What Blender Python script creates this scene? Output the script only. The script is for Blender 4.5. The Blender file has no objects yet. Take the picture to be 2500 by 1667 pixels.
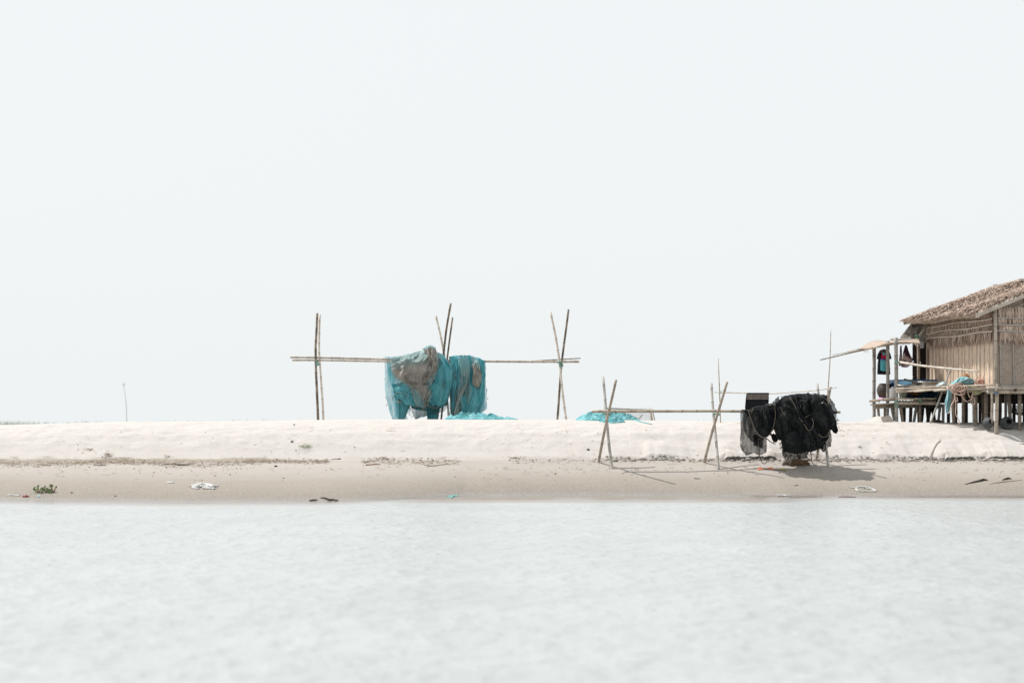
import bpy, math, random
import numpy as np
from mathutils import Vector, Matrix
R = math.radians
rnd = random.Random(7)
sc = bpy.context.scene
COL = sc.collection

# ------------------------------------------------------------------ camera, sky, sun, exposure
CAMZ, HZ, FPX = 1.92, 1015.0, 3472.2
cam_d = bpy.data.cameras.new("camera"); cam = bpy.data.objects.new("camera", cam_d); COL.objects.link(cam)
cam.location = (0, 0, CAMZ); cam.rotation_euler = (R(90), 0, 0)
cam_d.sensor_width = 36; cam_d.lens = 50
cam_d.shift_y = (HZ - 833.5) / 2500
cam_d.clip_start = .1; cam_d.clip_end = 3000
cam_d.dof.use_dof = True; cam_d.dof.focus_distance = 37.2; cam_d.dof.aperture_fstop = 0.62
sc.camera = cam

SUN = Vector((-.54, .29, 1.0)).normalized()
SUN_EL = math.asin(SUN.z)
w = bpy.data.worlds.new("World"); sc.world = w; w.use_nodes = True
wn = w.node_tree.nodes; wl = w.node_tree.links; wn.clear()
sky = wn.new('ShaderNodeTexSky'); sky.sky_type = 'NISHITA'; sky.sun_disc = False
sky.sun_elevation = SUN_EL; sky.sun_rotation = math.atan2(SUN.x, SUN.y)
sky.dust_density = 7; sky.air_density = 1.0; sky.ozone_density = 1.0
veil = wn.new('ShaderNodeMix'); veil.data_type = 'RGBA'
veil.inputs['Factor'].default_value = .93                       # white haze sky
veil.inputs['B'].default_value = (9.24, 9.6, 9.72, 1)
wl.new(sky.outputs['Color'], veil.inputs['A'])
bg = wn.new('ShaderNodeBackground'); bg.inputs['Strength'].default_value = .1
wl.new(veil.outputs['Result'], bg.inputs['Color'])
wo = wn.new('ShaderNodeOutputWorld'); wl.new(bg.outputs['Background'], wo.inputs['Surface'])

sd = bpy.data.lights.new("sun", 'SUN'); sd.energy = 5.0; sd.angle = R(.9); sd.color = (1, .97, .935)
so = bpy.data.objects.new("sun", sd); COL.objects.link(so)
so.rotation_euler = (-SUN).to_track_quat('-Z', 'Y').to_euler()
so.location = (-20, 10, 40)

sc.view_settings.view_transform = 'Standard'; sc.view_settings.look = 'None'
sc.view_settings.exposure = 0.0; sc.view_settings.gamma = 1
sc.render.engine = 'CYCLES'
sc.cycles.use_denoising = True
sc.cycles.transparent_max_bounces = 24; sc.cycles.max_bounces = 8

# ------------------------------------------------------------------ helpers
def P(px, py, Y): return Vector(((px - 1250) * Y / FPX, Y, CAMZ - (py - HZ) * Y / FPX))

def hsh(ix, iy, seed):
    n = (ix.astype(np.int64) * 374761393 + iy.astype(np.int64) * 668265263 + seed * 974634777) & 0xffffffff
    n = ((n ^ (n >> 13)) * 1274126177) & 0xffffffff
    n = n ^ (n >> 16)
    return (n & 0xffff) / 65535.0
def vn(x, y, seed=0):
    x = np.asarray(x, float); y = np.asarray(y, float)
    x, y = np.broadcast_arrays(x, y)
    ix = np.floor(x); iy = np.floor(y); fx = x - ix; fy = y - iy
    fx = fx * fx * (3 - 2 * fx); fy = fy * fy * (3 - 2 * fy)
    a = hsh(ix, iy, seed); b = hsh(ix + 1, iy, seed); c = hsh(ix, iy + 1, seed); d = hsh(ix + 1, iy + 1, seed)
    return (a * (1 - fx) + b * fx) * (1 - fy) + (c * (1 - fx) + d * fx) * fy
def fbm(x, y, seed=0, o=4):
    s = 0; a = .5; t = 0
    x = np.asarray(x, float); y = np.asarray(y, float)
    for k in range(o):
        s = s + a * vn(x * 2 ** k, y * 2 ** k, seed + k); t += a; a *= .5
    return s / t
def ridge(x, y, seed=0, o=3):
    s = 0; a = .55; t = 0
    for k in range(o):
        s = s + a * (1 - np.abs(2 * vn(x * 2 ** k, y * 2 ** k, seed + 11 * k) - 1)); t += a; a *= .45
    return s / t
def sst(a, b, x):
    t = np.clip((x - a) / (b - a), 0, 1); return t * t * (3 - 2 * t)

# ------------------------------------------------------------------ materials
def new_mat(name):
    m = bpy.data.materials.new(name); m.use_nodes = True
    nt = m.node_tree; nt.nodes.clear()
    out = nt.nodes.new('ShaderNodeOutputMaterial')
    b = nt.nodes.new('ShaderNodeBsdfPrincipled'); nt.links.new(b.outputs[0], out.inputs[0])
    return m, nt, b, out
def noise_node(nt, scale, stretch=(1, 1, 1), detail=4, rough=.6, coord='Object'):
    tc = nt.nodes.new('ShaderNodeTexCoord'); mp = nt.nodes.new('ShaderNodeMapping')
    mp.inputs['Scale'].default_value = stretch
    n = nt.nodes.new('ShaderNodeTexNoise'); n.inputs['Scale'].default_value = scale
    n.inputs['Detail'].default_value = detail; n.inputs['Roughness'].default_value = rough
    nt.links.new(tc.outputs[coord], mp.inputs[0]); nt.links.new(mp.outputs[0], n.inputs['Vector'])
    return n
def mixc(nt, fac, a, b, mode='MIX'):
    m = nt.nodes.new('ShaderNodeMix'); m.data_type = 'RGBA'; m.blend_type = mode
    for k, v in (('Factor', fac), ('A', a), ('B', b)):
        if v is None: continue
        if isinstance(v, bpy.types.NodeSocket): nt.links.new(v, m.inputs[k])
        elif k == 'Factor': m.inputs[0].default_value = v
        else: m.inputs[k].default_value = (*v, 1) if len(v) == 3 else v
    return m.outputs['Result']
def maprange(nt, v, a, b, c=0, d=1, smooth=True):
    n = nt.nodes.new('ShaderNodeMapRange'); n.interpolation_type = 'SMOOTHSTEP' if smooth else 'LINEAR'
    nt.links.new(v, n.inputs[0])
    for i, x in zip((1, 2, 3, 4), (a, b, c, d)): n.inputs[i].default_value = x
    return n.outputs[0]
def mathn(nt, op, a, b=None):
    n = nt.nodes.new('ShaderNodeMath'); n.operation = op
    for i, v in enumerate((a, b)):
        if v is None: continue
        if isinstance(v, bpy.types.NodeSocket): nt.links.new(v, n.inputs[i])
        else: n.inputs[i].default_value = v
    return n.outputs[0]
def attr(nt, name):
    a = nt.nodes.new('ShaderNodeAttribute'); a.attribute_name = name; return a.outputs['Fac']

def mat(name, c1, c2=None, scale=8, stretch=(1, 1, 1), rough=.8, bump=0, bscale=None, bstretch=None, lo=.35, hi=.65,
        tone=None, metal=0, spec=.3, transl=0, alpha=None, bdist=.02, detail=4, sheen=0):
    """procedural material: two colours by noise, optional third colour by the mesh attribute 'tone', bump, translucency, net holes"""
    m, nt, b, out = new_mat(name)
    c2 = c2 or c1
    n = noise_node(nt, scale, stretch, detail)
    col = mixc(nt, maprange(nt, n.outputs[0], lo, hi), c1, c2)
    if tone: col = mixc(nt, attr(nt, 'tone'), col, tone)
    nt.links.new(col, b.inputs['Base Color'])
    b.inputs['Roughness'].default_value = rough; b.inputs['Metallic'].default_value = metal
    b.inputs['Specular IOR Level'].default_value = spec
    if sheen: b.inputs['Sheen Weight'].default_value = sheen; b.inputs['Sheen Roughness'].default_value = .4
    if bump:
        bn = noise_node(nt, bscale or scale * 3, bstretch or stretch, 5)
        bp = nt.nodes.new('ShaderNodeBump'); bp.inputs['Strength'].default_value = bump; bp.inputs['Distance'].default_value = bdist
        nt.links.new(bn.outputs[0], bp.inputs['Height']); nt.links.new(bp.outputs[0], b.inputs['Normal'])
    sh = b.outputs[0]
    if transl:
        t = nt.nodes.new('ShaderNodeBsdfTranslucent'); nt.links.new(col, t.inputs[0])
        mx = nt.nodes.new('ShaderNodeMixShader'); mx.inputs[0].default_value = transl
        nt.links.new(sh, mx.inputs[1]); nt.links.new(t.outputs[0], mx.inputs[2]); sh = mx.outputs[0]
    if alpha is not None:   # open net: share of holes varies with how the mesh bunches
        lo_a, hi_a, per = alpha
        tr = nt.nodes.new('ShaderNodeBsdfTransparent')
        an = noise_node(nt, 5, (1, 1, .35), 5, .65)
        a = maprange(nt, an.outputs[0], .3, .7, lo_a, hi_a)
        if per:
            tc = nt.nodes.new('ShaderNodeTexCoord'); pats = []
            for sg in (1, -1):
                mp = nt.nodes.new('ShaderNodeMapping'); mp.inputs['Rotation'].default_value = (0, R(38 * sg), 0)
                wv = nt.nodes.new('ShaderNodeTexWave'); wv.inputs['Scale'].default_value = per
                wv.inputs['Distortion'].default_value = 1.0; wv.inputs['Detail'].default_value = 1
                nt.links.new(tc.outputs['Object'], mp.inputs[0]); nt.links.new(mp.outputs[0], wv.inputs['Vector'])
                pats.append(maprange(nt, wv.outputs['Fac'], .55, .95, 0, 1))
            pm = mathn(nt, 'MAXIMUM', pats[0], pats[1])
            a = mathn(nt, 'MINIMUM', mathn(nt, 'ADD', a, mathn(nt, 'MULTIPLY', pm, .4)), 1.0)
        mx = nt.nodes.new('ShaderNodeMixShader'); nt.links.new(a, mx.inputs[0])
        nt.links.new(tr.outputs[0], mx.inputs[1]); nt.links.new(sh, mx.inputs[2]); sh = mx.outputs[0]
    nt.links.new(sh, out.inputs[0])
    return m

# ------------------------------------------------------------------ mesh builder
class MB:
    def __init__(s): s.v = []; s.f = []; s.t = []; s.flat = []
    def add(s, vs, fs, tone=0.0, flat=False):
        o = len(s.v); s.v.extend([tuple(x) for x in vs])
        s.t.extend(tone if isinstance(tone, (list, tuple)) else [tone] * len(vs))
        s.f.extend([tuple(o + i for i in f) for f in fs]); s.flat.extend([flat] * len(fs))
        return s
    def tube(s, pts, r, n=8, tone=0.0, cap=True, tones=None):
        pts = [Vector(p) for p in pts]; m = len(pts)
        rs = r if isinstance(r, (list, tuple)) else [r] * m
        vs = []; tn = []
        t0 = (pts[1] - pts[0]).normalized()
        ref = Vector((0, 0, 1)) if abs(t0.z) < .9 else Vector((1, 0, 0))
        a = t0.cross(ref).normalized()
        for i in range(m):
            d = (pts[min(i + 1, m - 1)] - pts[max(i - 1, 0)])
            d = d.normalized() if d.length > 1e-9 else t0
            a = (a - d * a.dot(d))
            a = a.normalized() if a.length > 1e-6 else d.orthogonal().normalized()
            b = d.cross(a)
            for k in range(n):
                an = 2 * math.pi * k / n
                vs.append(pts[i] + (a * math.cos(an) + b * math.sin(an)) * rs[i]); tn.append(tones[i] if tones else tone)
        fs = [(i * n + k, i * n + (k + 1) % n, (i + 1) * n + (k + 1) % n, (i + 1) * n + k) for i in range(m - 1) for k in range(n)]
        if cap: fs += [tuple(reversed(range(n))), tuple((m - 1) * n + k for k in range(n))]
        return s.add(vs, fs, tn)
    def bamboo(s, pts, r0, r1=None, gap=.32, n=10, rng=rnd, wob=.012):
        """pole with swollen, darker nodes, a little crooked"""
        r1 = r0 * .85 if r1 is None else r1
        pts = [Vector(p) for p in pts]
        seg = [(pts[i + 1] - pts[i]).length for i in range(len(pts) - 1)]; L = sum(seg)
        def at(d):
            for i, q in enumerate(seg):
                if d <= q or i == len(seg) - 1: return pts[i].lerp(pts[i + 1], min(1, d / q))
                d -= q
        ds = [(0, 1.0, 0)]; d = gap * rng.uniform(.3, 1)
        while d < L - .04:
            ds += [(d - .022, 1, 0), (d - .006, 1.07, .75), (d + .006, 1.07, .8), (d + .022, 1, .1)]
            if gap > .25: ds += [(d + gap * .5, .98, 0)]
            d += gap * rng.uniform(.85, 1.15)
        ds.append((L, 1, 0)); ds = sorted(x for x in ds if 0 <= x[0] <= L)
        P_, R_, T_ = [], [], []
        ph = rng.uniform(0, 9)
        for d, k, t in ds:
            o = Vector((math.sin(d * 2.1 + ph), math.cos(d * 1.7 + ph), 0)) * wob
            P_.append(at(d) + o); R_.append((r0 + (r1 - r0) * d / L) * k); T_.append(t)
        return s.tube(P_, R_, n, tones=T_)
    def box(s, c, sx, sy, sz, M=None, tone=0.0):
        vs = [Vector((x * sx / 2, y * sy / 2, z * sz / 2)) for x in (-1, 1) for y in (-1, 1) for z in (-1, 1)]
        if M: vs = [M @ v for v in vs]
        c = Vector(c)
        return s.add([v + c for v in vs], [(0, 1, 3, 2), (4, 6, 7, 5), (0, 4, 5, 1), (2, 3, 7, 6), (0, 2, 6, 4), (1, 5, 7, 3)], tone, True)
    def quadbox(s, a, b, c, d, th, tone=0.0):
        """slab under the quad a b c d"""
        a, b, c, d = map(Vector, (a, b, c, d)); n = (b - a).cross(d - a).normalized() * th
        vs = [a, b, c, d, a - n, b - n, c - n, d - n]
        return s.add(vs, [(0, 1, 2, 3), (7, 6, 5, 4), (0, 4, 5, 1), (1, 5, 6, 2), (2, 6, 7, 3), (3, 7, 4, 0)], tone, True)
    def lathe(s, prof, c, axis=(0, 0, 1), n=24, tone=0.0, sq=1.0):
        c = Vector(c); q = Vector(axis).normalized().to_track_quat('Z', 'Y')
        vs = []; m = len(prof)
        for r, z in prof:
            for k in range(n):
                an = 2 * math.pi * k / n
                vs.append(c + q @ Vector((r * math.cos(an), r * sq * math.sin(an), z)))
        fs = [(i * n + k, i * n + (k + 1) % n, (i + 1) * n + (k + 1) % n, (i + 1) * n + k) for i in range(m - 1) for k in range(n)]
        return s.add(vs, fs, tone)
    def blade(s, p, d, L, wd, nrm, tone=0.0, droop=.1):
        p = Vector(p); d = Vector(d).normalized(); sd = d.cross(Vector(nrm))
        sd = sd.normalized() * wd if sd.length > 1e-6 else Vector((wd, 0, 0))
        q = p + d * L * .55; e = p + d * L - Vector((0, 0, L * droop))
        return s.add([p - sd * .6, p + sd * .6, q - sd, q + sd, e], [(0, 1, 3, 2), (2, 3, 4)], tone)
    def rock(s, c, r, seed=0, sq=(1, 1, .6), tone=0.0, n=7):
        vs = []; rg = random.Random(seed)
        for i in range(n // 2 + 2):
            th = math.pi * i / (n // 2 + 1)
            for k in range(n):
                ph = 2 * math.pi * k / n; q = r * rg.uniform(.75, 1.15)
                vs.append(Vector(c) + Vector((q * math.sin(th) * math.cos(ph) * sq[0], q * math.sin(th) * math.sin(ph) * sq[1], q * math.cos(th) * sq[2])))
        m = n // 2 + 2
        return s.add(vs, [(i * n + k, (i + 1) * n + k, (i + 1) * n + (k + 1) % n, i * n + (k + 1) % n) for i in range(m - 1) for k in range(n)], tone)
    def build(s, name, m, parent=None, origin=None, smooth=True):
        me = bpy.data.meshes.new(name)
        vs = s.v
        if parent is not None: o0 = parent['_w']
        elif origin is not None: o0 = tuple(origin)
        else: o0 = None
        if o0 is None:
            a = np.array(vs); o0 = (float(a[:, 0].mean()), float(a[:, 1].mean()), float(a[:, 2].min()))
        vs = [(x - o0[0], y - o0[1], z - o0[2]) for x, y, z in vs]
        me.from_pydata(vs, [], s.f); me.update()
        me.polygons.foreach_set('use_smooth', [smooth and not f for f in s.flat])
        at = me.attributes.new('tone', 'FLOAT', 'POINT'); at.data.foreach_set('value', [float(x) for x in s.t])
        me.materials.append(m)
        o = bpy.data.objects.new(name, me); COL.objects.link(o)
        if parent is not None: o.parent = parent['_o']
        else: o.location = o0
        # parts keep the origin of their thing, so that procedural coordinates agree
        return o

def tag(o, label=None, cat=None, group=None, kind=None):
    if label: o['label'] = label
    if cat: o['category'] = cat
    if group: o['group'] = group
    if kind: o['kind'] = kind
    return o
def thing(name, label, cat, loc, group=None):
    o = bpy.data.objects.new(name, None); COL.objects.link(o); o.location = loc; o.empty_display_size = .2
    tag(o, label, cat, group)
    return {'_o': o, '_w': tuple(loc)}

def cr(pts, n):
    """Catmull-Rom resample of rows of numbers, by arc length of the first two columns"""
    p = np.array(pts, float)
    if len(p) == 2: return p[0] + (p[1] - p[0]) * np.linspace(0, 1, n)[:, None]
    e = np.vstack([2 * p[0] - p[1], p, 2 * p[-1] - p[-2]])
    d = np.concatenate([[0], np.cumsum(np.hypot(*(np.diff(p[:, :2], axis=0).T)))]) if p.shape[1] > 1 else np.arange(len(p))
    d = d / d[-1]; t = np.linspace(0, 1, n); i = np.clip(np.searchsorted(d, t, 'right') - 1, 0, len(p) - 2)
    f = ((t - d[i]) / (d[i + 1] - d[i]))[:, None]
    a, b, c, q = e[i], e[i + 1], e[i + 2], e[i + 3]
    return .5 * (2 * b + (c - a) * f + (2 * a - 5 * b + 4 * c - q) * f ** 2 + (3 * b - a - 3 * c + q) * f ** 3)

def loft(curves, nu, nv):
    cs = [cr([(*c, 0)[:3] for c in cv], nv) for cv in curves]
    A = np.stack(cs, 0)                                     # ncurves, nv, 3
    u = np.linspace(0, len(curves) - 1, nu)
    i = np.clip(u.astype(int), 0, len(curves) - 2); f = (u - i)[:, None, None]
    E = np.concatenate([[2 * A[0] - A[1]], A, [2 * A[-1] - A[-2]]], 0)
    a, b, c, q = E[i], E[i + 1], E[i + 2], E[i + 3]
    return .5 * (2 * b + (c - a) * f + (2 * a - 5 * b + 4 * c - q) * f ** 2 + (3 * b - a - 3 * c + q) * f ** 3)

def drape(mb, curves, Y, T=.2, amp=.05, fu=5, fv=1.6, seed=0, nu=60, nv=60, sheet=False, edge=2.0, slant=0.0, tonef=None, base=None):
    """a hanging mass of cloth or net between left and right outlines (photo pixels at depth Y); bundles get a front and a back"""
    amp *= 1.35 if sheet else 1.9
    if not sheet: fu *= 1.15; fv *= 1.1; nu = int(nu * 1.35); nv = int(nv * 1.35)
    G = loft(curves, nu, nv); U, V = np.meshgrid(np.linspace(0, 1, nu), np.linspace(0, 1, nv), indexing='ij')
    ep = np.minimum(1, np.minimum(U, 1 - U) * 6) ; ev = np.minimum(1, np.minimum(V, 1 - V) * 6)
    sides = (-1,) if sheet else (-1, 1)
    for sg in sides:
        s0 = seed + (0 if sg < 0 else 50)
        wx = U * fu + slant * V * fu + 1.1 * fbm(U * 2.5, V * 3, s0 + 3); wy = V * fv + .9 * fbm(U * 3, V * 2, s0 + 7)
        F = ridge(wx, wy, s0, 2) ** 1.6 * .75 + .25 * ridge(wx * .55 + 2 * V, wy * 2.6 + U * 3, s0 + 23, 3)
        px = G[..., 0] + edge * (fbm(U * 4, V * 8, seed + 31, 3) - .5) * 2.2
        py = G[..., 1] + edge * (fbm(U * 8, V * 4, seed + 37, 3) - .5) * 2.2
        if sheet: D = G[..., 2] - amp * (F - .5)
        else:
            bul = np.sqrt(np.clip(np.sin(np.pi * np.clip(U, 0, 1)) * np.sin(np.pi * np.clip(V, 0, 1)), 0, 1))
            D = G[..., 2] + sg * (T * bul + amp * (F - .35) * np.minimum(ep, ev))
        Yv = Y + D
        # pixels were read at depth Y; depth offsets only move the surface in depth
        X = (px - 1250) * Y / FPX; Z = CAMZ - (py - HZ) * Y / FPX
        vs = np.stack([X, Yv, Z], -1).reshape(-1, 3)
        fs = [(i * nv + j, i * nv + j + 1, (i + 1) * nv + j + 1, (i + 1) * nv + j) for i in range(nu - 1) for j in range(nv - 1)]
        if sg > 0: fs = [tuple(reversed(f)) for f in fs]
        tn = [0.0] * len(vs) if tonef is None else list(np.clip(tonef(U, V, F), 0, 1).reshape(-1))
        mb.add(vs.tolist(), fs, tn)
    return mb

# ------------------------------------------------------------------ terrain height
YWp = [(-800, 32.2), (0, 32.0), (300, 31.5), (500, 31.1), (800, 31.3), (880, 31.7), (985, 32.7), (1130, 34.0), (1300, 34.25), (1600, 34.1),
       (1830, 33.9), (1930, 33.3), (2050, 33.6), (2200, 33.45), (2500, 33.35), (3400, 33.2)]
CRp = [(-800, 1.6), (0, 1.675), (300, 1.755), (600, 1.785), (900, 1.815), (1250, 1.828), (1500, 1.808), (1800, 1.78), (2000, 1.748), (2100, 1.745),
       (2200, 1.74), (2300, 1.73), (2420, 1.73), (2600, 1.76), (3400, 1.8)]
SCp = [(0, 0), (1250, 0), (1290, .02), (1480, .02), (1500, .045), (1570, .03), (1585, .07), (1665, .05), (1690, .0), (1750, .02), (1770, .085), (1885, .06),
       (1930, .04), (1990, .06), (2100, .05), (2130, .03), (2160, .055), (2215, .05), (2230, .015), (2280, .03), (2300, .11), (2360, .08), (2390, .05), (2410, .1),
       (2480, .085), (2520, .07), (2700, .08), (3400, .05)]
def gz(X, Y):
    X = np.asarray(X, float); Y = np.asarray(Y, float)
    px33 = 1250 + X * FPX / 33.2; px37 = 1250 + X * FPX / 36.9; px40 = 1250 + X * FPX / 39.5
    yw = np.interp(px33, *zip(*YWp)) + .35 * (fbm(X * .5, X * 0 + 3, 5) - .5)
    top = .80 + .05 * (fbm(X * .25, X * 0, 8) - .5)
    beach = top * (Y - yw) / (36.9 - yw)
    flat = sst(930, 1060, px33) * (1 - sst(1850, 1960, px33))
    under = -(yw - Y) * (.004 * flat + .07 * (1 - flat)) - flat * .1 * sst(0, 1, 31.9 - Y) + flat * sst(31.9, 32.5, Y) * (.007 + .02 * (fbm(X * .7, Y * 3.5, 17) - .5))
    z = np.where(Y < yw, under, beach)
    z = np.maximum(z, -2.5)
    crest = np.interp(px40, *zip(*CRp)) + .03 * (fbm(X * .35, X * 0, 61) - .5)
    sh = np.interp(Y, [36.9, 37.2, 37.6, 38.0, 38.5, 39.0, 39.5, 40.0], [0, .17, .42, .64, .80, .895, .955, 1.0])
    hum = fbm(X * 1.9 + Y * .8, Y * 2.6, 21) - .5
    hum2 = ridge(X * 2.6, Y * 3.6, 33, 2) - .5
    dn = sst(36.95, 37.6, Y)
    dune = top + (crest - top) * sh + dn * (1 - .7 * sst(39.2, 40, Y)) * (.085 * hum + .03 * hum2)
    far = np.interp(Y, [40, 44, 55, 70, 100, 150, 700], [0, -.05, -.28, -.62, -1.6, -3.4, -4.0])
    hutx = sst(2180, 2300, px40)
    dune = np.where(Y > 40, crest + far, dune)
    ys = 36.86 + .22 * (fbm(X * .9, X * 0, 71) - .5) + .08 * (fbm(X * 5, X * 0, 72) - .5)
    hs = 1.7 * np.interp(px37, *zip(*SCp)) * (.45 + 1.0 * fbm(X * 2.3, X * 0, 73))
    step = hs * sst(0, .05, Y - ys) * (1 - sst(.3, 1.0, Y - ys))
    band = np.exp(-((Y - 36.82) / .16) ** 2) * (.35 + .65 * sst(1250, 1330, px37))
    clod = .05 * band * np.maximum(0, ridge(X * 9, Y * 9, 81, 2) - .45)
    z = np.where(Y < 36.9, z, dune) + step + clod
    z = z + np.where((Y > yw) & (Y < 37), .006 * (fbm(X * .7, Y * 5, 91) - .5), 0)
    mound = .17 * np.exp(-((X - 10.45) / .28) ** 2 - ((Y - 40.6) / .7) ** 2)
    return z + mound
def gp(px, py, lo=30.8, hi=41.5):
    """point of the ground seen at a photo pixel"""
    Ys = np.linspace(lo, hi, 900)
    Xs = (px - 1250) * Ys / FPX; Zs = CAMZ - (py - HZ) * Ys / FPX
    h = gz(Xs, Ys); k = np.argmax(Zs <= h)
    if Zs[k] > h[k]: k = len(Ys) - 1
    return Vector((Xs[k], Ys[k], max(h[k], 0)))
def gpt(x, y): return float(gz(np.array([x]), np.array([y]))[0])

def grid_obj(name, xs, ys, zf, m):
    X, Y = np.meshgrid(xs, ys, indexing='ij'); Z = zf(X, Y)
    nx, ny = X.shape
    co = np.stack([X, Y, Z], -1).reshape(-1, 3).astype(np.float32)
    i, j = np.meshgrid(np.arange(nx - 1), np.arange(ny - 1), indexing='ij')
    f = np.stack([i * ny + j, (i + 1) * ny + j, (i + 1) * ny + j + 1, i * ny + j + 1], -1).reshape(-1, 4).astype(np.int32)
    me = bpy.data.meshes.new(name)
    me.vertices.add(len(co)); me.vertices.foreach_set('co', co.ravel())
    me.loops.add(f.size); me.loops.foreach_set('vertex_index', f.ravel())
    me.polygons.add(len(f)); me.polygons.foreach_set('loop_start', np.arange(0, f.size, 4, dtype=np.int32))
    me.update(calc_edges=True); me.validate()
    me.polygons.foreach_set('use_smooth', np.ones(len(me.polygons), bool))
    me.materials.append(m)
    o = bpy.data.objects.new(name, me); COL.objects.link(o); return o

# ------------------------------------------------------------------ ground and water
def sand_mat():
    m, nt, b, out = new_mat('sand')
    geo = nt.nodes.new('ShaderNodeNewGeometry'); sep = nt.nodes.new('ShaderNodeSeparateXYZ'); nt.links.new(geo.outputs['Position'], sep.inputs[0])
    big = noise_node(nt, .9, (1, 2.2, 1), 5); lines = noise_node(nt, 1.1, (.5, 7, 7), 6, .65); fine = noise_node(nt, 26, (1, 1, 1), 4)
    z = mathn(nt, 'ADD', sep.outputs['Z'], mathn(nt, 'MULTIPLY', mathn(nt, 'SUBTRACT', lines.outputs[0], .5), .14))
    ramp = nt.nodes.new('ShaderNodeValToRGB'); nt.links.new(maprange(nt, z, -.02, 1.05, 0, 1, False), ramp.inputs[0])
    e = ramp.color_ramp; e.elements[0].position = 0; e.elements[0].color = (.165, .152, .14, 1)
    e.elements[1].position = 1; e.elements[1].color = (.485, .46, .437, 1)
    for p, c in ((.14, (.192, .169, .14)), (.34, (.247, .218, .184)), (.52, (.318, .291, .263)), (.72, (.358, .33, .303)), (.8, (.475, .448, .422))):
        q = e.elements.new(p); q.color = (*c, 1)
    col = mixc(nt, maprange(nt, big.outputs[0], .3, .7), ramp.outputs[0], None); 
    mul = nt.nodes[-1]; mul.blend_type = 'MULTIPLY'; mul.inputs['B'].default_value = (.95, .945, .94, 1)
    col2 = mixc(nt, maprange(nt, fine.outputs[0], .35, .7, 0, .5), col, (.36, .33, .3))
    # darker, debris-stained strand band
    dn = noise_node(nt, 2.2, (.5, 1, 1), 6, .7)
    yj = mathn(nt, 'ADD', sep.outputs['Y'], mathn(nt, 'MULTIPLY', mathn(nt, 'SUBTRACT', dn.outputs[0], .5), .9))
    band = mathn(nt, 'MULTIPLY', maprange(nt, yj, 36.2, 36.42), maprange(nt, yj, 36.98, 36.84))
    fl = maprange(nt, sep.outputs['X'], -5.2, -7.0)
    fm = mathn(nt, 'MULTIPLY', band, mathn(nt, 'ADD', mathn(nt, 'MULTIPLY', fl, .75), .12))
    col3 = mixc(nt, fm, col2, (.235, .2, .162))
    da = noise_node(nt, 2.4, (.5, 5, 5), 5, .7)
    dash = mathn(nt, 'MULTIPLY', maprange(nt, da.outputs[0], .62, .7, 0, .45), maprange(nt, sep.outputs['Z'], .86, .7))
    col3 = mixc(nt, dash, col3, (.2, .172, .142))
    nt.links.new(col3, b.inputs['Base Color'])
    wet = maprange(nt, sep.outputs['Z'], .015, .09)
    nt.links.new(maprange(nt, wet, 0, 1, .16, .95, False), b.inputs['Roughness'])
    b.inputs['Specular IOR Level'].default_value = .35
    b1 = nt.nodes.new('ShaderNodeBump'); b1.inputs['Distance'].default_value = .03
    nt.links.new(maprange(nt, sep.outputs['Z'], .6, 1.0, .1, .4), b1.inputs['Strength'])
    bn = noise_node(nt, 6, (1, 1.4, 1), 7, .62); nt.links.new(bn.outputs[0], b1.inputs['Height'])
    nt.links.new(b1.outputs[0], b.inputs['Normal'])
    return m
def water_mat():
    m, nt, b, out = new_mat('river_water')
    geo = nt.nodes.new('ShaderNodeNewGeometry'); sep = nt.nodes.new('ShaderNodeSeparateXYZ'); nt.links.new(geo.outputs['Position'], sep.inputs[0])
    n0 = noise_node(nt, .35, (1, 1.6, 1), 3)
    dp = attr(nt, 'depth'); sh0 = noise_node(nt, 1.2, (.5, 3, 1), 4)
    dj = mathn(nt, 'ADD', dp, mathn(nt, 'MULTIPLY', mathn(nt, 'SUBTRACT', sh0.outputs[0], .5), .05))
    body = (mixc(nt, maprange(nt, n0.outputs[0], .3, .7), (.335, .355, .354), (.364, .384, .383)))
    nt.links.new(mixc(nt, maprange(nt, dj, .0, .1), (.262, .248, .24), body), b.inputs['Base Color'])
    b.inputs['Roughness'].default_value = .34; b.inputs['IOR'].default_value = 1.33; b.inputs['Specular IOR Level'].default_value = .8
    n1 = noise_node(nt, 3.2, (.8, 1.2, 1), 3, .5); n2 = noise_node(nt, 9, (1, 1.2, 1), 3, .6); n3 = noise_node(nt, .7, (1, 1, 1), 3, .5)
    h = mathn(nt, 'ADD', mathn(nt, 'MULTIPLY', maprange(nt, n1.outputs[0], .42, .72), .8), mathn(nt, 'ADD', mathn(nt, 'MULTIPLY', n2.outputs[0], .4), n3.outputs[0]))
    bp = nt.nodes.new('ShaderNodeBump'); bp.inputs['Distance'].default_value = .2
    nt.links.new(maprange(nt, dj, .02, .13, 0.03, .38), bp.inputs['Strength'])
    nt.links.new(h, bp.inputs['Height']); nt.links.new(bp.outputs[0], b.inputs['Normal'])
    return m
def axis(dense_lo, dense_hi, step, lo, hi, n):
    a = np.arange(dense_lo, dense_hi, step)
    l = dense_lo - np.geomspace(step * 2, dense_lo - lo, n)[::-1]; r = a[-1] + np.geomspace(step * 2, hi - a[-1], n)
    return np.concatenate([l, a, r])
ground = grid_obj('sand_bank', axis(-13.8, 16.4, .05, -420, 420, 36), axis(30.6, 40.6, .045, -60, 700, 36), gz, sand_mat())
tag(ground, 'pale sand river bank rising from wet shore to dune crest', 'sand bank', kind='structure')
wx = axis(-20, 20, .4, -420, 420, 18); wy = np.concatenate([np.linspace(-60, 0, 8), np.arange(1, 28, 1.0), np.arange(28, 36, .12), [37.]])
water = grid_obj('water', wx, wy, lambda X, Y: X * 0.0, water_mat())
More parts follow.
